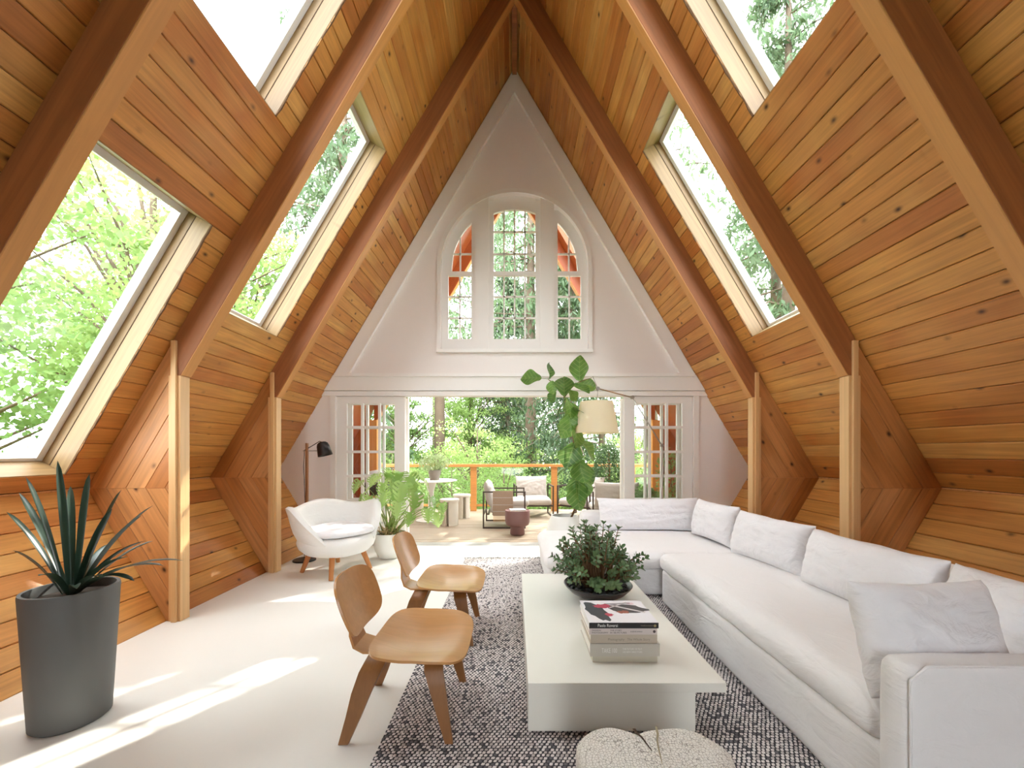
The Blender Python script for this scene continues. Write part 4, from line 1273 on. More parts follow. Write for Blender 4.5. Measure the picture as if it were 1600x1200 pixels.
# ---- wooden reading lamp ------------------------------------------------------
fl = thing('floor_lamp', (-2.43, 4.72, 0), label='wooden pole reading lamp with dark metal shade behind the boucle armchair', cat='lamp')
MB().lathe([(0, 0), (0.125, 0), (0.125, 0.012), (0.118, 0.018), (0, 0.018)], (-0.03, 0, 0), 36).build('lamp_base', BLACKM, fl, smooth=True, angle=40)
MB().bevbox((-0.014, -0.014, 0.018), (0.014, 0.014, 1.375), 0.003).build('pole', wood('lamp_pole_oak', ['#b07a50', '#a8734a'], knots=False, axis='Z'), fl)
MB().tube([(-0.045, 0, 1.285), (0.12, -0.0, 1.285)], 0.006, 8).build('clamp_rod', STEEL, fl, smooth=True)
MB().tube([(-0.03, 0, 1.29), (0.09, 0, 1.36), (0.145, 0, 1.395), (0.18, 0, 1.385)], 0.005, 8).build('bracket', BLACKM, fl, smooth=True)
MB().tube([(-0.03, 0, 1.28), (-0.04, 0.0, 1.1), (-0.022, 0, 0.7), (-0.03, 0, 0.03)], 0.0035, 6).build('cord', BLACKM, fl, smooth=True)
Msh = Matrix.Translation((0.175, 0, 1.39)) @ Matrix.Rotation(R(-14), 4, 'Y')
MB().lathe([(0.0, 0.0), (0.035, -0.003), (0.058, -0.02), (0.068, -0.05), (0.082, -0.165), (0.078, -0.165), (0.063, -0.05), (0.0, -0.012)], n=32).build('lamp_shade', BLACKM, fl, smooth=True, local=Msh)

# ---- arc lamp --------------------------------------------------------------
al = thing('arc_lamp', (1.80, 4.96, 0), label='tall steel arc floor lamp with big cream cloth shade behind the far sofa', cat='lamp')
MB().lathe([(0, 0), (0.17, 0), (0.17, 0.01), (0.16, 0.015), (0, 0.015)], n=36).build('lamp_base', STEEL, al, smooth=True, angle=40)
J1 = Vector((0, 0, 1.40)); 
def wloc(px, py, Y): return Vector(((px-804)*Y/630 - 1.80, Y - 4.96, 1.28 - (py-705)*Y/630))
J0 = wloc(1034, 696, 4.96); J2 = wloc(988, 621, 4.9); J3 = wloc(934, 607, 4.84); TIP = wloc(926, 588, 4.84); SHT = wloc(933, 618, 4.84)
MB().tube([(0, 0, 0.015), J0 + Vector((0, 0, -0.32))], 0.012, 10).build('pole', STEEL, al, smooth=True)
MB().tube([J0 + Vector((0.0, 0, -0.36)), J0], 0.0085, 10).build('pole', STEEL, al, smooth=True)
MB().tube([J0, J2], 0.008, 10).build('arm', STEEL, al, smooth=True)
MB().tube([J2, J3], 0.008, 10).build('arm', wood('lamp_arm_bronze', ['#a98a6a', '#a08060'], knots=False), al, smooth=True)
for J in (J0, J2, J3): MB().tube([J + Vector((0, -0.018, 0)), J + Vector((0, 0.018, 0))], 0.022, 14).build('joint', STEEL, al, smooth=True, angle=50)
MB().tube([J3, TIP], 0.005, 8).build('balance_rod', STEEL, al, smooth=True)
MB().tube([J3, SHT + Vector((0, 0, -0.06))], 0.005, 8).build('stem', STEEL, al, smooth=True)
MB().tube([J0 + Vector((0.02, 0, 0.0)), J0 + Vector((0.035, 0, -0.2)), J0 + Vector((0.015, 0, -0.5))], 0.003, 6).build('cord', BLACKM, al, smooth=True)
def shade_mat():
    m, nt, b = new_mat('parchment_shade'); out = nt.nodes['Material Output']
    b.inputs['Base Color'].default_value = rgb('#efe9d6'); b.inputs['Roughness'].default_value = 0.8
    tl = N(nt, 'ShaderNodeBsdfTranslucent'); tl.inputs[0].default_value = rgb('#fff3cf')
    ms = N(nt, 'ShaderNodeMixShader'); ms.inputs[0].default_value = 0.5
    L(nt, b.outputs[0], ms.inputs[1]); L(nt, tl.outputs[0], ms.inputs[2]); L(nt, ms.outputs[0], out.inputs[0]); return m
c = wloc(932, 628, 4.84); bt = wloc(932, 677, 4.84)
hgt = c.z - bt.z
SHM = shade_mat()
MB().lathe([(0.195, hgt), (0.262, 0.0), (0.2595, 0.0), (0.1925, hgt)], (c.x, c.y, bt.z), 64).f
mb = MB(); n_ = 64
rows = []
for k in range(n_):
    a = 2*math.pi*k/n_
    rows.append([Vector((c.x + r_*math.cos(a), c.y + r_*math.sin(a), bt.z + z_)) for r_, z_ in ((0.195, hgt), (0.262, 0.0), (0.2595, 0.0), (0.1925, hgt), (0.195, hgt))])
mb.grid(rows, closed_u=True).build('lamp_shade', SHM, al, smooth=True, angle=30)
mb = MB()
for k in range(3):
    a = 2*math.pi*k/3
    mb.tube([SHT + Vector((0, 0, -0.10)), Vector((c.x + 0.193*math.cos(a), c.y + 0.193*math.sin(a), c.z - 0.01))], 0.003, 6)
mb.build('shade_spider', STEEL, al, smooth=True)

# ---- leaf surfaces ------------------------------------------------------------
def leaf_mesh(name, length, width, wfn, mat, nx=14, ny=6, droop=0.25, fold=0.15, wave=0.04, seed=0, cut=None):
    """leaf in local X (length), Y (width), Z up; root at origin"""
    rn = random.Random(seed); ph = rn.uniform(0, 6)
    V = []; F = []
    for i in range(nx + 1):
        s = i/nx
        for j in range(-ny, ny + 1):
            t = j/ny
            w_ = wfn(s) * width/2
            x = s*length + (0.0 if cut is None else -0.10*length*(abs(t)**2)*(1-s)*1.2)
            y = t*w_
            z = -droop*length*s*s + fold*abs(y) + wave*length*math.sin(7*s + ph + 2*t)*abs(t) - 0.35*fold*y*y/max(width, 1e-4)*2
            V.append((x, y, z))
    m = 2*ny + 1
    for i in range(nx):
        for j in range(2*ny):
            s = (i + 0.5)/nx; t = (j + 0.5 - ny)/ny
            if cut and cut(s, t): continue
            F.append((i*m + j, (i+1)*m + j, (i+1)*m + j + 1, i*m + j + 1))
    return MB().add(V, F).mesh(name, mat, smooth=True)
def aim(p, d, roll=0.0, scale=1.0):
    d = Vector(d).normalized(); up = Vector((0, 0, 1))
    if abs(d.dot(up)) > 0.98: up = Vector((0, 1, 0))
    y = up.cross(d).normalized(); z = d.cross(y)
    M = Matrix(((d.x, y.x, z.x, 0), (d.y, y.y, z.y, 0), (d.z, y.z, z.z, 0), (0, 0, 0, 1)))
    return Matrix.Translation(p) @ M @ Matrix.Rotation(roll, 4, 'X') @ Matrix.Scale(scale, 4)

# ---- monstera ---------------------------------------------------------------------
MPX, MPY = -1.515, 4.87
mp = thing('plant_pot', (MPX, MPY, 0), label='rounded white ceramic pot on the floor beside the boucle armchair', cat='pot')
MB().lathe([(0, 0.0005), (0.105, 0.0005), (0.125, 0.01), (0.165, 0.10), (0.188, 0.20), (0.195, 0.30), (0.192, 0.305), (0.183, 0.30), (0.178, 0.24), (0, 0.235)], n=48).build('pot_body', CERAM, mp, smooth=True, angle=50)
MB().lathe([(0, 0.236), (0.174, 0.243), (0.176, 0.262), (0, 0.275)], n=32).build('soil', SOIL, mp, smooth=True)
MON = leaf_mat('monstera_leaf', '#6d9c40', '#b4d680', trans=0.45, rough=0.35)
mt = thing('monstera', (MPX, MPY, 0.275), label='bright green monstera with split leaves in the white ceramic pot', cat='plant')
def mono_w(s): return max(0.0, math.sin(math.pi*min(1, (s*0.93 + 0.07))**0.72))**0.75
def mcut(s, t):
    if abs(t) < 0.36 or s < 0.12 or s > 0.93: return False
    return math.sin((s + 0.16*abs(t)) * 34.0) > 0.45
mleafs = [leaf_mesh('leaf', 0.29, 0.31, mono_w, MON, 44, 7, droop=d_, fold=0.25, wave=0.03, seed=k, cut=mcut) for k, d_ in enumerate((0.35, 0.5, 0.25))]
rm = random.Random(5)
targets = []   # leaf joints: px,py,Y,scale in plan of the photograph taken as room positions
def place(px, py, Y): return Vector(((px-804)*Y/630, Y, 1.28 - (py-705)*Y/630))
for (px, py, Y, sc, az, dip) in [
    (590, 748, 4.75, .95, 200, -35), (572, 768, 4.85, .9, 210, -45), (615, 752, 4.95, 1.0, -80, -30), (640, 748, 4.9, 1.05, -50, -25), (655, 758, 4.8, 1.0, -20, -40),
    (630, 762, 4.6, 1.05, -95, -55), (600, 775, 4.65, .9, -110, -55), (648, 775, 4.6, 1.0, -60, -60), (676, 782, 4.75, .85, -20, -55), (668, 800, 4.6, .75, -40, -70),
    (582, 798, 4.6, .6, 250, -75), (622, 790, 4.5, .8, -90, -50), (640, 805, 4.55, .7, -60, -60), (560, 755, 4.95, .8, 170, -50), (605, 742, 5.05, .9, 60, -20),
    (650, 742, 5.1, .9, 30, -25), (575, 780, 4.7, .75, 235, -60), (625, 740, 5.0, 1.0, -90, -15), (690, 790, 4.7, .6, -60, -75), (598, 760, 4.75, .85, 260, -65), (564, 778, 4.8, .9, 190, -65), (690, 798, 4.65, .9, -30, -60), (682, 806, 4.6, .8, -100, -80), (660, 745, 4.95, .9, 10, -30), (612, 738, 5.0, .9, 120, -10), (585, 742, 5.0, .9, 150, -20), (640, 762, 5.05, .9, -10, -40), (668, 770, 4.8, .9, -20, -50), (618, 772, 4.8, .8, -100, -60)]:
    p = place(px, py, Y) - Vector((MPX, MPY, 0.275))
    d = Vector((math.cos(R(az))*math.cos(R(dip)), math.sin(R(az))*math.cos(R(dip)), math.sin(R(dip))))
    p0 = p - d*0.05*sc
    link('leaf', mleafs[rm.randrange(3)], mt, local=aim(p0, d, rm.uniform(-.6, .6), sc*0.74))
    b0 = Vector((rm.uniform(-.07, .07), rm.uniform(-.07, .07), 0.0))
    mid = b0.lerp(p0, 0.55) + Vector((0, 0, 0.07))
    MB().tube([b0, b0.lerp(mid, .5) + Vector((0, 0, 0.03)), mid, mid.lerp(p0, .6) + Vector((0, 0, .015)), p0], [0.007, 0.006, 0.005, 0.004, 0.0035], 6).build('stem', STEM, mt, smooth=True)
mb = MB()
for i in range(46):
    a = rm.uniform(0, 6.28); r0 = rm.uniform(0.0, .12)
    p = Vector((r0*math.cos(a), r0*math.sin(a), 0))
    mb.tube([p, p + Vector((rm.uniform(-.05, .05), rm.uniform(-.05, .05), rm.uniform(.04, .10))), p + Vector((rm.uniform(-.1, .1), rm.uniform(-.1, .1), rm.uniform(.0, .08)))], 0.005, 5)
o = mb.build('aerial_roots', plain('straw_root', rgb('#c2a676'), 0.9), mt, smooth=True); o['kind'] = 'stuff'

# ---- fiddle leaf fig ------------------------------------------------------------------
FGX, FGY = 0.62, 5.0
fp = thing('plant_pot', (FGX, FGY, 0), label='tall white tapered planter between the doorway and the far sofa end', cat='pot')
MB().lathe([(0, 0.0005), (0.19, 0.0005), (0.20, 0.01), (0.225, 0.20), (0.215, 0.36), (0.175, 0.46), (0.165, 0.485), (0.15, 0.485), (0.15, 0.42), (0, 0.415)], n=48).build('pot_body', CERAM, fp, smooth=True, angle=50)
MB().lathe([(0, 0.416), (0.146, 0.424), (0.147, 0.435), (0, 0.45)], n=32).build('soil', SOIL, fp, smooth=True)
fg = thing('fiddle_leaf_fig', (FGX, FGY, 0.45), label='tall fiddle leaf fig with big drooping leaves in the doorway', cat='plant')
FIG = leaf_mat('fig_leaf', '#33602a', '#6c9c40', trans=0.4, veins=True, rough=0.35)
def fid_w(s):
    return max(0.0, (math.sin(math.pi*s**0.85))**0.6 * (0.62 + 0.42*math.sin(math.pi*(s-0.18)*1.05)**2 + 0.25*s)) if 0 < s < 1 else 0.05
fl_ = [leaf_mesh('leaf', 0.30, 0.235, fid_w, FIG, 16, 6, droop=d_, fold=0.30, wave=0.05, seed=k + 20) for k, d_ in enumerate((0.2, 0.4, 0.1))]
def fpnt(px, py, Y=FGY): return place(px, py, Y) - Vector((FGX, FGY, 0.45))
trunk = [(0.08, 0, 0.0), fpnt(905, 780), fpnt(903, 740), fpnt(898, 700), fpnt(893, 665), fpnt(886, 640), fpnt(881, 618), fpnt(868, 603), fpnt(856, 592)]
MB().tube([Vector(p) for p in trunk], [0.014, 0.012, .011, .011, .010, .009, .008, .006, .004], 8).build('trunk', BARK, fg, smooth=True)
MB().tube([fpnt(881, 622), fpnt(893, 606), fpnt(904, 597), fpnt(925, 590)], [.007, .006, .005, .003], 8).build('branch', BARK, fg, smooth=True)
rf = random.Random(9)
for (px, py, Y, L_, az, dip, roll) in [
    (846, 591, 4.98, .85, 178, 8, .9), (858, 592, 5.0, .8, 70, 70, 1.4), (862, 595, 4.95, .6, -90, -50, .2), (906, 596, 5.0, 1.0, 120, 82, .1),
    (896, 601, 4.95, .75, -20, -20, .6), (882, 619, 4.9, .95, -100, 55, 0), (905, 598, 5.05, .8, 10, -12, 1.2), (886, 622, 4.95, .9, 200, -50, .4), (884, 622, 4.9, 1.0, -60, -40, -.4),
    (868, 610, 5.05, .6, 200, -60, 1.3), (889, 610, 5.05, .55, 0, -45, 1.4),
    (890, 640, 4.9, 1.0, 240, -60, .3), (893, 643, 4.92, .9, -60, -15, .2), (897, 660, 4.88, 1.1, -95, -70, 0), (893, 655, 5.1, 1.0, 150, -60, .5), (900, 672, 5.1, .95, -10, -10, .3),
    (901, 690, 5.08, 1.15, 200, -55, -.2), (903, 688, 5.1, 1.15, -20, -55, .2), (898, 692, 4.9, 1.2, -110, -75, .1), (905, 715, 4.9, 1.1, -75, -72, 0), (905, 722, 5.1, 1.1, 10, -50, .3),
    (905, 735, 4.9, 1.3, 250, -78, 0), (907, 745, 4.95, .9, -30, -70, .4), (900, 722, 4.95, 1.0, 215, -60, .2), (886, 628, 5.1, .9, 60, -30, 0), (900, 752, 4.88, 1.2, -85, -80, .1)]:
    p = fpnt(px, py, Y)
    if py > 630: az += rf.uniform(-32, 32); dip = min(dip + rf.uniform(-12, 34), 20); roll += rf.uniform(-.6, .6)
    d = Vector((math.cos(R(az))*math.cos(R(dip)), math.sin(R(az))*math.cos(R(dip)), math.sin(R(dip))))
    # petiole from the nearest trunk point
    q = min([Vector(t_) for t_ in trunk] + [fpnt(904, 597)], key=lambda t_: (t_ - p).length)
    MB().tube([q, p + d*0.012], 0.003, 5).build('petiole', STEM, fg, smooth=True)
    link('leaf', fl_[rf.randrange(3)], fg, local=aim(p, d, roll, L_*0.98))

# ---- dark strap leaved plant by the first post ------------------------------------------
SPX, SPY = -2.12, 1.93
pp = thing('plant_pot', (SPX, SPY, 0), label='dark grey planter by the nearest post', cat='pot')
MB().lathe([(0, 0.0005), (0.13, 0.0005), (0.14, 0.01), (0.17, 0.62), (0.168, 0.63), (0.155, 0.63), (0.15, 0.57), (0, 0.565)], n=40).build('pot_body', plain('grey_pot', rgb('#5a5a58'), 0.6), pp, smooth=True, angle=50)
MB().lathe([(0, 0.566), (0.148, 0.57), (0.15, 0.585), (0, 0.60)], n=24).build('soil', SOIL, pp, smooth=True)
sp_ = thing('strap_leaf_plant', (SPX, SPY, 0.60), label='dark glossy strap-leaved plant by the nearest post', cat='plant')
STRAP = leaf_mat('strap_leaf', '#16261c', '#31483a', trans=0.08, rough=0.3)
def strap_w(s): return (0.35 + 1.3*s)*(1-s)**0.55 if s < 1 else 0.0
rs = random.Random(17)
# leaf tips in room coordinates (seen spread toward the post)
for i, (px, py, Y) in enumerate([(239, 790, 2.05), (222, 805, 1.95), (286, 876, 1.9), (256, 884, 1.85), (240, 845, 2.1), (210, 908, 1.8), (190, 765, 2.1), (228, 845, 1.85), (175, 795, 1.8), (200, 870, 1.75), (170, 850, 2.2),
    (140, 740, 1.9), (90, 720, 2.0), (40, 745, 1.9), (10, 800, 1.9), (20, 860, 1.8), (60, 900, 1.7), (120, 920, 1.7), (110, 760, 2.15), (30, 770, 2.1), (160, 900, 1.75)]):
    tip = place(px, py, Y) - Vector((SPX, SPY, 0.60))
    a = math.atan2(tip.y, tip.x)
    b0 = Vector((0.03*math.cos(a), 0.03*math.sin(a), 0))
    n_ = 12; w_ = rs.uniform(0.05, 0.066)
    ctrl = b0.lerp(tip, 0.5) + Vector((0, 0, 0.05 + 0.06*rs.random()))
    rows = []
    for k in range(n_ + 1):
        s = k/n_
        p = b0*(1-s)**2 + ctrl*2*s*(1-s) + tip*s*s
        t_ = ((ctrl - b0)*(1-s) + (tip - ctrl)*s).normalized()
        sd = t_.cross(Vector((0, 0, 1))).normalized()
        sd = (sd + Vector((0, 0, rs.uniform(-.05, .05)))).normalized()
        nn = sd.cross(t_)
        ww = max(w_*strap_w(s)*0.85, 0.0008)
        rows.append([p - sd*ww/2 + nn*ww*.18, p - nn*ww*.05, p + sd*ww/2 + nn*ww*.18])
    MB().grid(rows).build('leaf', STRAP, sp_, smooth=True)
# ================================================================== DECK THINGS
CONC = plain('travertine', rgb('#ddd6c8'), 0.8, var=0.06, bump=0.2)
DZ = -0.019
# railing
rl = thing('deck_railing', (0, 8.77, DZ), label='orange timber deck railing with glass infill', cat='railing')
for x in (-4.0, -2.55, -0.89, 0.86, 2.55, 4.0):
    MB().bevbox((x - 0.065, -0.045, 0), (x + 0.065, 0.045, 0.955), 0.005).build('post', ORAIL, rl)
MB().bevbox((-4.1, -0.075, 0.956), (4.1, 0.075, 1.02), 0.006).build('top_rail', ORAIL, rl)
MB().bevbox((-4.0, -0.02, 0.10), (4.0, 0.02, 0.15), 0.004).build('bottom_rail', ORAIL, rl)
xs_ = [-4.0, -2.55, -0.89, 0.86, 2.55, 4.0]
for a, b in zip(xs_[:-1], xs_[1:]):
    MB().box((a + 0.08, -0.006, 0.16), (b - 0.08, 0.006, 0.93)).build('glass_panel', GLASS, rl)
for s in (-1, 1):
    sr = thing('deck_railing', (s*4.05, 8.7, DZ), label='side run of orange deck railing on the %s side' % ('stone table' if s < 0 else 'shrub'), cat='railing')
    MB().bevbox((-0.06, -0.94, 0.956), (0.06, 0.0, 1.02), 0.006).build('top_rail', ORAIL, sr)
    MB().bevbox((-0.045, -0.94, 0), (0.045, -0.85, 0.955), 0.005).build('post', ORAIL, sr)
    MB().box((-0.006, -0.84, 0.14), (0.006, -0.05, 0.93)).build('glass_panel', GLASS, sr)

# round table, pot, stools
tb = thing('pedestal_table', (-1.57, 7.57, DZ), label='round white pedestal table on the deck', cat='table')
MB().lathe([(0, 0.735), (0.45, 0.735), (0.49, 0.748), (0.49, 0.755), (0.47, 0.76), (0, 0.76)], n=56).build('tabletop', CERAM, tb, smooth=True, angle=40)
MB().lathe([(0.27, 0.0005), (0.275, 0.012), (0.16, 0.045), (0.07, 0.12), (0.05, 0.3), (0.055, 0.55), (0.10, 0.70), (0.16, 0.734)], n=40).build('pedestal', CERAM, tb, smooth=True, angle=50)
ptp = place(679, 750, 7.57)
def lathe_pot(name, x, y, z, r0, r1, h, mat, label):
    t = thing(name, (x, y, z), label=label, cat='pot')
    MB().lathe([(0, 0.0005), (r0, 0.0005), (r0*1.02, 0.01), (r1, h*0.85), (r1*1.06, h*0.86), (r1*1.06, h), (r1*0.95, h), (r1*0.93, h*0.85), (0, h*0.84)], n=32).build('pot_body', mat, t, smooth=True, angle=40)
    MB().lathe([(0, h*0.842), (r1*0.92, h*0.86), (0, h*0.95)], n=20).build('soil', SOIL, t, smooth=True)
    return t
PG = plain('grey_clay', rgb('#8d8378'), 0.8); TC_ = plain('terracotta', rgb('#b0603a'), 0.8)
lathe_pot('plant_pot', ptp.x, 7.57, DZ + 0.761, 0.085, 0.12, 0.19, PG, 'grey clay pot on the round white deck table')

def leafcloud(n, fn, size, rng, asp=0.45, droop=0.0, align=None):
    """n rhombic leaves; fn(rng,n)->centres (n,3)"""
    C = fn(rng, n)
    d = rng.normal(0, 1, (n, 3)); 
    if align is not None: d = d*0.45 + align(C)
    d[:, 2] -= droop
    d /= np.linalg.norm(d, axis=1, keepdims=True)
    r = rng.normal(0, 1, (n, 3)); s = np.cross(d, r); s /= np.linalg.norm(s, axis=1, keepdims=True)
    L_ = size * rng.uniform(0.6, 1.4, (n, 1))
    V = np.stack([C - d*L_/2, C + s*L_*asp/2, C + d*L_/2, C - s*L_*asp/2], axis=1).reshape(-1, 3)
    Q = np.arange(n*4).reshape(n, 4)
    return V, Q
def foliage(name, n, fn, size, mat, parent, seed, **kw):
    rng = np.random.default_rng(seed)
    V, Q = leafcloud(n, fn, size, rng, **kw)
    o = link(name, np_mesh(name, V, Q, mat), parent); o['kind'] = 'stuff'
    return o
def ball(cx, cy, cz, rx, ry, rz_, hollow=0.35, bumps=14, seed=0):
    rs_ = np.random.default_rng(seed + 100)
    B = rs_.normal(0, 1, (bumps, 3)); B /= np.linalg.norm(B, axis=1, keepdims=True)
    def fn(rng, n):
        d = rng.normal(0, 1, (n, 3)); d /= np.linalg.norm(d, axis=1, keepdims=True)
        k = (d @ B.T).max(axis=1)
        r = (hollow + (1-hollow)*rng.random(n)**0.4) * (0.72 + 0.33*k**4)
        return np.stack([cx + rx*r*d[:, 0], cy + ry*r*d[:, 1], cz + rz_*r*d[:, 2]], axis=1)
    return fn
L_LIGHT = leaf_mat('pale_variegated_leaf', '#7f9a5c', '#c9d6a4', trans=0.3)
L_DARK = leaf_mat('dark_shrub_leaf', '#2f4f2a', '#5c7d48', trans=0.25)
L_MID = leaf_mat('mid_green_leaf', '#547d3a', '#8bac5e', trans=0.4)
L_YEL = leaf_mat('spring_green_leaf', '#668c3e', '#9dbb6a', trans=0.5)
L_CON = leaf_mat('conifer_needles', '#3f5a3b', '#728d63', trans=0.35)
L_CON2 = leaf_mat('dark_conifer_needles', '#24391f', '#4a6340', trans=0.25)
TRUNK = plain('grey_brown_bark', rgb('#6b5a4c'), 0.9, var=0.25, bump=0.9, bscale=25)
tp = thing('potted_herb', (ptp.x, 7.57, DZ + 0.94), label='pale leafy plant in the grey pot on the deck table', cat='plant')
foliage('foliage', 900, ball(0, 0, 0.13, 0.30, 0.26, 0.19, seed=1), 0.055, L_LIGHT, tp, 1)
mb = MB()
for i in range(12):
    a = i*0.55; mb.tube([(0, 0, 0.0), (0.15*math.cos(a), 0.15*math.sin(a), 0.18)], 0.004, 5)
o = mb.build('stems', STEM, tp); o['kind'] = 'stuff'

def curved_stool(x, y, rz, label):
    t = thing('curved_stool', (x, y, DZ), rz, label=label, cat='stool', group='pale stone stools around the deck table')
    MB().lathe([(0, 0.415), (0.165, 0.415), (0.172, 0.42), (0.172, 0.452), (0.165, 0.458), (0, 0.458)], n=40).build('seat_slab', CONC, t, smooth=True, angle=40)
    for k in range(3):
        a0 = k*2*math.pi/3 + 0.18; a1 = (k+1)*2*math.pi/3 - 0.18
        n_ = 12; V = []; F = []
        for i in range(n_ + 1):
            a = a0 + (a1-a0)*i/n_
            for r_ in (0.095, 0.155):
                for z_ in (0.0005, 0.4145): V.append((r_*math.cos(a), r_*math.sin(a), z_))
        for i in range(n_):
            b = i*4; F += [(b, b+4, b+5, b+1), (b+2, b+3, b+7, b+6), (b+1, b+5, b+7, b+3), (b, b+2, b+6, b+4)]
        F += [(0, 1, 3, 2), (n_*4, n_*4+2, n_*4+3, n_*4+1)]
        MB().add(V, F).build('curved_leg', CONC, t)
    return t
curved_stool(-1.15, 7.12, 0.4, 'pale stone stool nearest the monstera, in front of the deck table')
curved_stool(-1.03, 7.88, 1.0, 'pale stone stool on the railing side of the deck table')
curved_stool(-1.95, 7.95, 0.2, 'pale stone stool partly hidden behind the deck table and monstera')

# metal framed lounge chairs
WOVEN = plain('woven_rope', rgb('#a8907c'), 0.95, var=0.35, vscale=90, bump=0.6, bscale=200)
CUSH = fabric('outdoor_cushion', rgb('#bdb6ae'), 0.3)
BRZ = plain('bronze_metal', rgb('#4c4038'), 0.5, 0.4)
def deck_chair(x, y, rz, label, throw=False, w=0.72):
    t = thing('deck_lounge_chair', (x, y, DZ), rz, label=label, cat='chair', group='metal framed lounge chairs on the deck')
    h = 0.60; dpt = 0.72; r_ = 0.013
    for s in (-1, 1):
        X = s*w/2
        MB().bevbox((X - r_, -dpt/2, 0.0005), (X + r_, dpt/2, 0.026), .002).bevbox((X - r_, -dpt/2, h), (X + r_, dpt/2, h + .025), .002).bevbox((X - r_, -dpt/2, .026), (X + r_, -dpt/2 + .025, h), .002).bevbox((X - r_, dpt/2 - .025, .026), (X + r_, dpt/2, h), .002).build('side_frame', BRZ, t)
    MB().bevbox((-w/2 + r_ + .001, -dpt/2, 0.22), (w/2 - r_ - .001, -dpt/2 + .025, 0.245), .002).build('front_bar', BRZ, t)
    MB().bevbox((-w/2 + r_ + .001, dpt/2 - .025, 0.22), (w/2 - r_ - .001, dpt/2, 0.245), .002).build('rear_bar', BRZ, t)
    for k in range(7):
        yy = -dpt/2 + 0.07 + k*0.09
        MB().bevbox((-w/2 + r_ + .001, yy, 0.225), (w/2 - r_ - .001, yy + 0.04, 0.245), .002).build('slat', BRZ, t)
    soft_box((-w/2 + .03, -dpt/2 - .03, .247), (w/2 - .03, dpt/2 - .12, .37), 0.05, n=(14, 14, 5), puff=.03, amp=.006, seed=5).build('seat_cushion', CUSH, t, smooth=True)
    Mb = Matrix.Translation((0, dpt/2 - .10, .56)) @ Matrix.Rotation(R(-14), 4, 'X')
    pillow(w - .06, .46, .17, 31).build('back_cushion', CUSH, t, smooth=True, local=Mb)
    if throw:
        th_ = MB().bevbox((-0.0, 0, 0), (0.34, 0.012, 0.42), .004).build('throw', WOVEN, t, local=Matrix.Translation((-w/2 - r_ - .002, -0.15, 0.215)) @ Matrix.Rotation(R(90), 4, 'Z'))
        for zz in (0.07, 0.18, 0.30):
            MB().box((-0.001, 0, 0), (0.341, 0.003, 0.010)).build('stripe', CUSH, th_, local=Matrix.Translation((0, 0.0125, zz)))
        mb = MB()
        for q in range(34): mb.tube([(q*0.01, 0.006, -.002), (q*0.01 + random.uniform(-.004, .004), 0.006, -0.10)], 0.0025, 4)
        o = mb.build('throw_fringe', plain('tan_fringe', rgb('#cda878'), 0.9), th_); o['kind'] = 'stuff'
        soft_box((-w/2 + .04, -dpt/2 - .06, .36), (w/2 - .1, -dpt/2 + .36, .47), 0.05, n=(10, 10, 5), amp=.006, seed=6).build('loose_pillow', CUSH, t, smooth=True)
    return t
# chair 1 faces +X: local front (-Y) turned to +X, right side seen from indoors
deck_chair(-0.175, 7.14, R(90), 'bronze framed deck chair seen from the side with a tan woven throw over its arm', throw=True)
c2 = deck_chair(0.37, 8.18, R(4), 'deck lounge chair facing the room with grey cushions, by the middle railing post')
deck_chair(1.35, 8.0, R(-40), 'deck lounge chair turned sideways behind the fiddle leaf fig')
deck_chair(1.72, 7.05, R(178), 'deck lounge chair turned away, just outside behind the far sofa back', w=0.8)
sd = thing('side_table', (0.045, 6.30, DZ), label='round mauve pedestal side table on the deck', cat='table')
MAUV = plain('mauve_ceramic', rgb('#7c5a58'), 0.5, var=0.03)
MB().lathe([(0, 0.0005), (0.105, 0.0005), (0.115, 0.012), (0.11, 0.10), (0.115, 0.125), (0.175, 0.155), (0.192, 0.20), (0.195, 0.365), (0.190, 0.38), (0.178, 0.38), (0.175, 0.368), (0, 0.366)], n=44).build('table_body', MAUV, sd, smooth=True, angle=50)
bk = thing('book', (0.045, 6.30, DZ + 0.3685), 0.2, label='pale book lying on the mauve side table', cat='book')
MB().bevbox((-0.12, -0.09, 0), (0.12, 0.09, 0.005), .001).build('cover_board', PAGE, bk)
MB().box((-0.117, -0.087, 0.0052), (0.117, 0.087, 0.0198)).build('pages', PAGE, bk)
MB().bevbox((-0.12, -0.09, 0.02), (0.12, 0.09, 0.025), .001).build('cover_board', plain('blue_grey_cover', rgb('#b9c3c8'), 0.5), bk)

# shrub and pots at the far side of the deck
lathe_pot('plant_pot', 1.93, 8.25, DZ, 0.17, 0.21, 0.42, plain('charcoal_pot', rgb('#3c3c3c'), 0.7), 'charcoal pot of the clipped column shrub on the deck')
shb = thing('clipped_shrub', (1.93, 8.25, DZ + 0.40), label='clipped dark green column shrub against the railing', cat='shrub')
foliage('foliage', 5200, ball(0, 0, 0.48, 0.31, 0.31, 0.62, hollow=.55, bumps=40, seed=3), 0.042, L_DARK, shb, 4, asp=.55)
MB().tube([(0, 0, -0.03), (0.01, 0, 0.5), (0, 0, 0.9)], 0.02, 8).build('stem', BARK, shb, smooth=True)
lathe_pot('plant_pot', 2.14, 6.5, DZ, 0.13, 0.17, 0.32, PG, 'grey pot seen through the french door panes behind the arc lamp')
h1 = thing('potted_fern', (2.14, 6.5, DZ + 0.29), label='green plant in the grey pot seen through the french door panes', cat='plant')
foliage('foliage', 1100, ball(0, 0, 0.22, 0.26, 0.26, 0.26, seed=7), 0.06, L_MID, h1, 7)
MB().tube([(0, 0, 0), (0.02, 0, 0.25)], 0.012, 6).build('stem', BARK, h1)
lathe_pot('plant_pot', 2.38, 6.15, DZ, 0.11, 0.14, 0.30, TC_, 'terracotta pot seen through the outermost door panes')
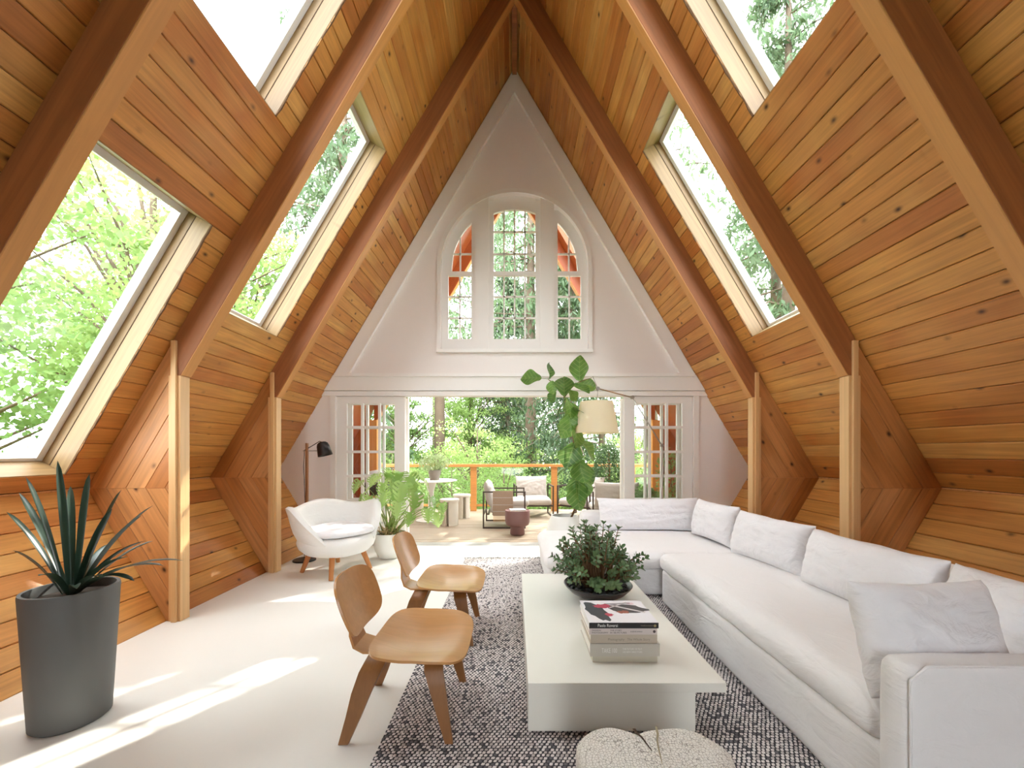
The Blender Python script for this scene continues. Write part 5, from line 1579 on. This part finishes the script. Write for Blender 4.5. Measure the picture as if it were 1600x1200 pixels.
h2 = thing('potted_tree', (2.38, 6.15, DZ + 0.27), label='loose leafy plant in the terracotta pot behind the door panes', cat='plant')
foliage('foliage', 900, ball(0, 0, 0.55, 0.24, 0.24, 0.55, seed=8), 0.055, L_YEL, h2, 8)
MB().tube([(0, 0, 0), (0.02, 0, 0.4), (0, 0, 0.9)], 0.01, 6).build('stem', BARK, h2)
# kettle grill behind the left door
gk = thing('kettle_grill', (-2.30, 6.7, DZ), label='dark round kettle grill with light lid behind the french door panes', cat='grill')
MB().lathe([(0.02, 0.55), (0.16, 0.60), (0.235, 0.70), (0.24, 0.79)], n=32).build('grill_bowl', BLACKM, gk, smooth=True)
MB().lathe([(0.245, 0.792), (0.23, 0.87), (0.14, 0.96), (0.02, 0.985)], n=32).build('grill_lid', plain('pale_enamel', rgb('#c9c6c2'), 0.4), gk, smooth=True)
for k in range(3):
    a = 2*math.pi*k/3 + .4
    MB().tube([(0.12*math.cos(a), 0.12*math.sin(a), 0.60), (0.26*math.cos(a), 0.26*math.sin(a), 0.001)], 0.011, 8).build('leg', BLACKM, gk)

# ================================================================== TREES
def conifer_fn(h, rmax, z0, seed):
    rs_ = np.random.default_rng(seed)
    nb = 150
    bz = z0 + (h - z0) * rs_.random(nb)**0.9; ba = rs_.random(nb)*6.283
    bl = rmax*(1 - (bz - z0)/(h - z0))**0.7*(0.55 + 0.55*rs_.random(nb)) + 0.25
    def fn(rng, n):
        k = rng.integers(0, nb, n); t = rng.random(n)**0.7
        r = bl[k]*t
        droop = 0.30*bl[k]*t*t
        hang = rng.exponential(0.22, n)*(0.3 + t)
        lat = rng.normal(0, 0.16, n)*(0.4 + t)
        x = r*np.cos(ba[k]) - lat*np.sin(ba[k]); y = r*np.sin(ba[k]) + lat*np.cos(ba[k])
        return np.stack([x, y, bz[k] - droop - hang], axis=1)
    return fn, (bz, ba, bl)
def decid_fn(h, rad, z0, seed, nb=70):
    rs_ = np.random.default_rng(seed)
    d = rs_.normal(0, 1, (nb, 3)); d /= np.linalg.norm(d, axis=1, keepdims=True)
    rr = rs_.random(nb)**0.45
    C = np.stack([d[:, 0]*rad*rr, d[:, 1]*rad*rr, z0 + (h - z0)*(0.5 + 0.5*d[:, 2]*rr)], axis=1)
    S = 0.35 + 0.55*rs_.random(nb)
    def fn(rng, n):
        k = rng.integers(0, nb, n)
        o_ = rng.normal(0, 1, (n, 3))*S[k][:, None]*np.array([0.62, 0.62, 0.22])
        return C[k] + o_
    return fn, C
def make_tree(kind, h, rad, z0, n, size, mat, seed, tr=0.16, lean=0.0, ivy=False):
    """returns (leaf mesh, wood mesh)"""
    rng = np.random.default_rng(seed)
    wb_ = MB()
    wb_.tube([(0, 0, -1.2), (lean*.3, 0, h*.35), (lean*.7, 0, h*.7), (lean, 0, h*.97)], [tr*1.1, tr*.9, tr*.6, tr*.12], 10)
    if kind == 'conifer':
        fn, (bz, ba, bl) = conifer_fn(h, rad, z0, seed)
        for z, a, l in list(zip(bz, ba, bl))[:90]:
            wb_.tube([(0, 0, z), (l*.55*math.cos(a), l*.55*math.sin(a), z - .06*l), (l*math.cos(a), l*math.sin(a), z - .3*l)], [0.035, 0.02, 0.006], 4, cap=False)
        V, Q = leafcloud(n, fn, size, rng, asp=0.28, droop=1.4)
    else:
        fn, C = decid_fn(h, rad, z0, seed)
        for c_ in C[:60]:
            z_ = max(z0*.5, c_[2] - 1.2)
            wb_.tube([(0, 0, z_*.75), tuple((c_*0.5 + np.array([0, 0, z_*.45]))), tuple(c_)], [0.05, 0.03, 0.008], 4, cap=False)
        V, Q = leafcloud(n, fn, size, rng, asp=0.6, droop=0.15)
    if ivy: pass
    return np_mesh('foliage', V, Q, mat), wb_.mesh('trunk', TRUNK, smooth=True)
T = {
 'con_a': make_tree('conifer', 15, 2.6, 5.4, 10000, 0.21, L_CON, 41, tr=0.20),
 'con_b': make_tree('conifer', 12, 2.3, 1.0, 12000, 0.21, L_CON2, 42, tr=0.13),
 'con_c': make_tree('conifer', 16, 2.9, 0.5, 13000, 0.21, L_CON, 43, tr=0.16),
 'dec_a': make_tree('decid', 9.5, 3.0, 1.6, 20000, 0.105, L_YEL, 44, tr=0.12),
 'dec_b': make_tree('decid', 8.0, 2.8, 0.2, 20000, 0.105, L_MID, 45, tr=0.10, lean=.4),
 'dec_c': make_tree('decid', 5.5, 2.3, -0.6, 14000, 0.10, L_YEL, 46, tr=0.07),
}
def tree(key, x, y, z, rz, sc, label, group=None):
    nm = 'conifer_tree' if key.startswith('con') else 'leafy_tree'
    t = thing(nm, (x, y, z), rz, label=label, cat='tree', group=group)
    t.scale = (sc, sc, sc)
    t.matrix_basis = Matrix.Translation((x, y, z)) @ Matrix.Rotation(rz, 4, 'Z') @ Matrix.Scale(sc, 4)
    o = link('foliage', T[key][0], t, local=Matrix.Identity(4)); o['kind'] = 'stuff'
    link('trunk', T[key][1], t, local=Matrix.Identity(4))
    return t
G = -2.2 + 1.1
# beyond the railing
t = tree('con_a', -2.75, 14.8, G, 0.3, 1.0, 'conifer with a bare grey trunk rising behind the deck table plant')
tree('con_a', 0.60, 15.0, G, 2.1, 1.05, 'conifer whose ivy-wrapped trunk stands behind the fiddle leaf fig')
iv = thing('ivy', (0.60, 14.93, 0.0), label='ivy climbing the trunk behind the deck chairs', cat='ivy')
foliage('foliage', 1500, lambda rng, n: (lambda a, z: np.stack([0.20*np.cos(a)*(1 + .5*rng.random(n)), 0.20*np.sin(a)*(1 + .5*rng.random(n)), z], axis=1))(rng.random(n)*6.283, rng.random(n)**1.3*2.6 - .9), 0.085, L_MID, iv, 61, asp=.8)
tree('con_b', 1.9, 13.2, G, 4.0, .95, 'dark drooping conifer between the ivy trunk and the lamp shade')
tree('con_c', -0.6, 20.5, G, 1.0, 1.0, 'tall pale conifer filling the middle of the arched window')
tree('con_b', -0.3, 18.2, G, 5.0, .95, 'dark drooping conifer between the two bare trunks')
tree('con_c', 3.8, 17.5, G, 3.0, .9, 'conifer seen past the right french doors')
tree('dec_b', -4.8, 16.8, G, .6, .85, 'bright leafy tree filling the opening beside the left french doors')
tree('dec_a', -1.9, 17.5, G, 1.9, .72, 'spring green tree behind the bare grey trunk')
tree('dec_c', -1.2, 13.0, G - .9, 1.0, .8, 'low spring green tree below the railing near the deck table')
tree('con_a', -4.3, 22.0, G, 5.0, 1.0, 'distant conifer at the lower left pane of the arched window')
tree('con_b', 3.0, 23.5, G, 2.0, 1.2, 'distant conifer at the lower right panes of the arched window')
tree('dec_b', 0.6, 24.5, G, 2.0, 1.25, 'far pale leafy tree between the two trunks')
for i, (x, y, sc) in enumerate([(-3.4, 11.2, .62), (-1.7, 10.9, .55), (-0.3, 11.4, .6), (1.2, 11.0, .55), (2.6, 11.3, .62), (4.0, 11.6, .7), (-5.0, 11.8, .75), (0.3, 16.5, .8), (-6.0, 17.5, 1.0), (6.0, 20, 1.0), (-2.8, 25, 1.1), (2.6, 15.5, .7)]):
    tree('dec_c', x, y, G - 1.0, i*1.3, sc, 'low green bush of the undergrowth beyond the railing', 'undergrowth bushes beyond the deck')
# beside the house
tree('dec_a', -8.6, 9.6, G, .2, 1.15, 'leafy spring tree outside the lower lamp-side skylight')
tree('dec_b', -9.5, 13.6, G, 1.4, 1.45, 'leafy tree at the bottom of the long lamp-side skylight')
tree('con_c', -6.6, 15.5, G, 2.0, 1.5, 'conifer at the top of the long lamp-side skylight')
tree('dec_b', -9.5, 5.5, G, 2.4, 1.2, 'leafy tree beside the house in the skylight nearest the strap plant')
tree('con_a', 9.2, 14.2, G, .7, 1.1, 'conifer with a visible grey trunk in the long sofa-side skylight')
tree('con_c', 7.2, 10.6, G, 1.7, 1.05, 'drooping conifer in the upper part of the sofa-side skylights')
tree('con_c', 8.6, 7.0, G, 2.7, 1.15, 'conifer outside the uppermost sofa-side skylight')
tree('con_a', 5.6, 16.6, G, 0.4, 1.5, 'conifer at the top of the long sofa-side skylight')
tree('con_b', 10.5, 11.5, G, 3.7, 1.1, 'shorter conifer at the bottom of the long sofa-side skylight')
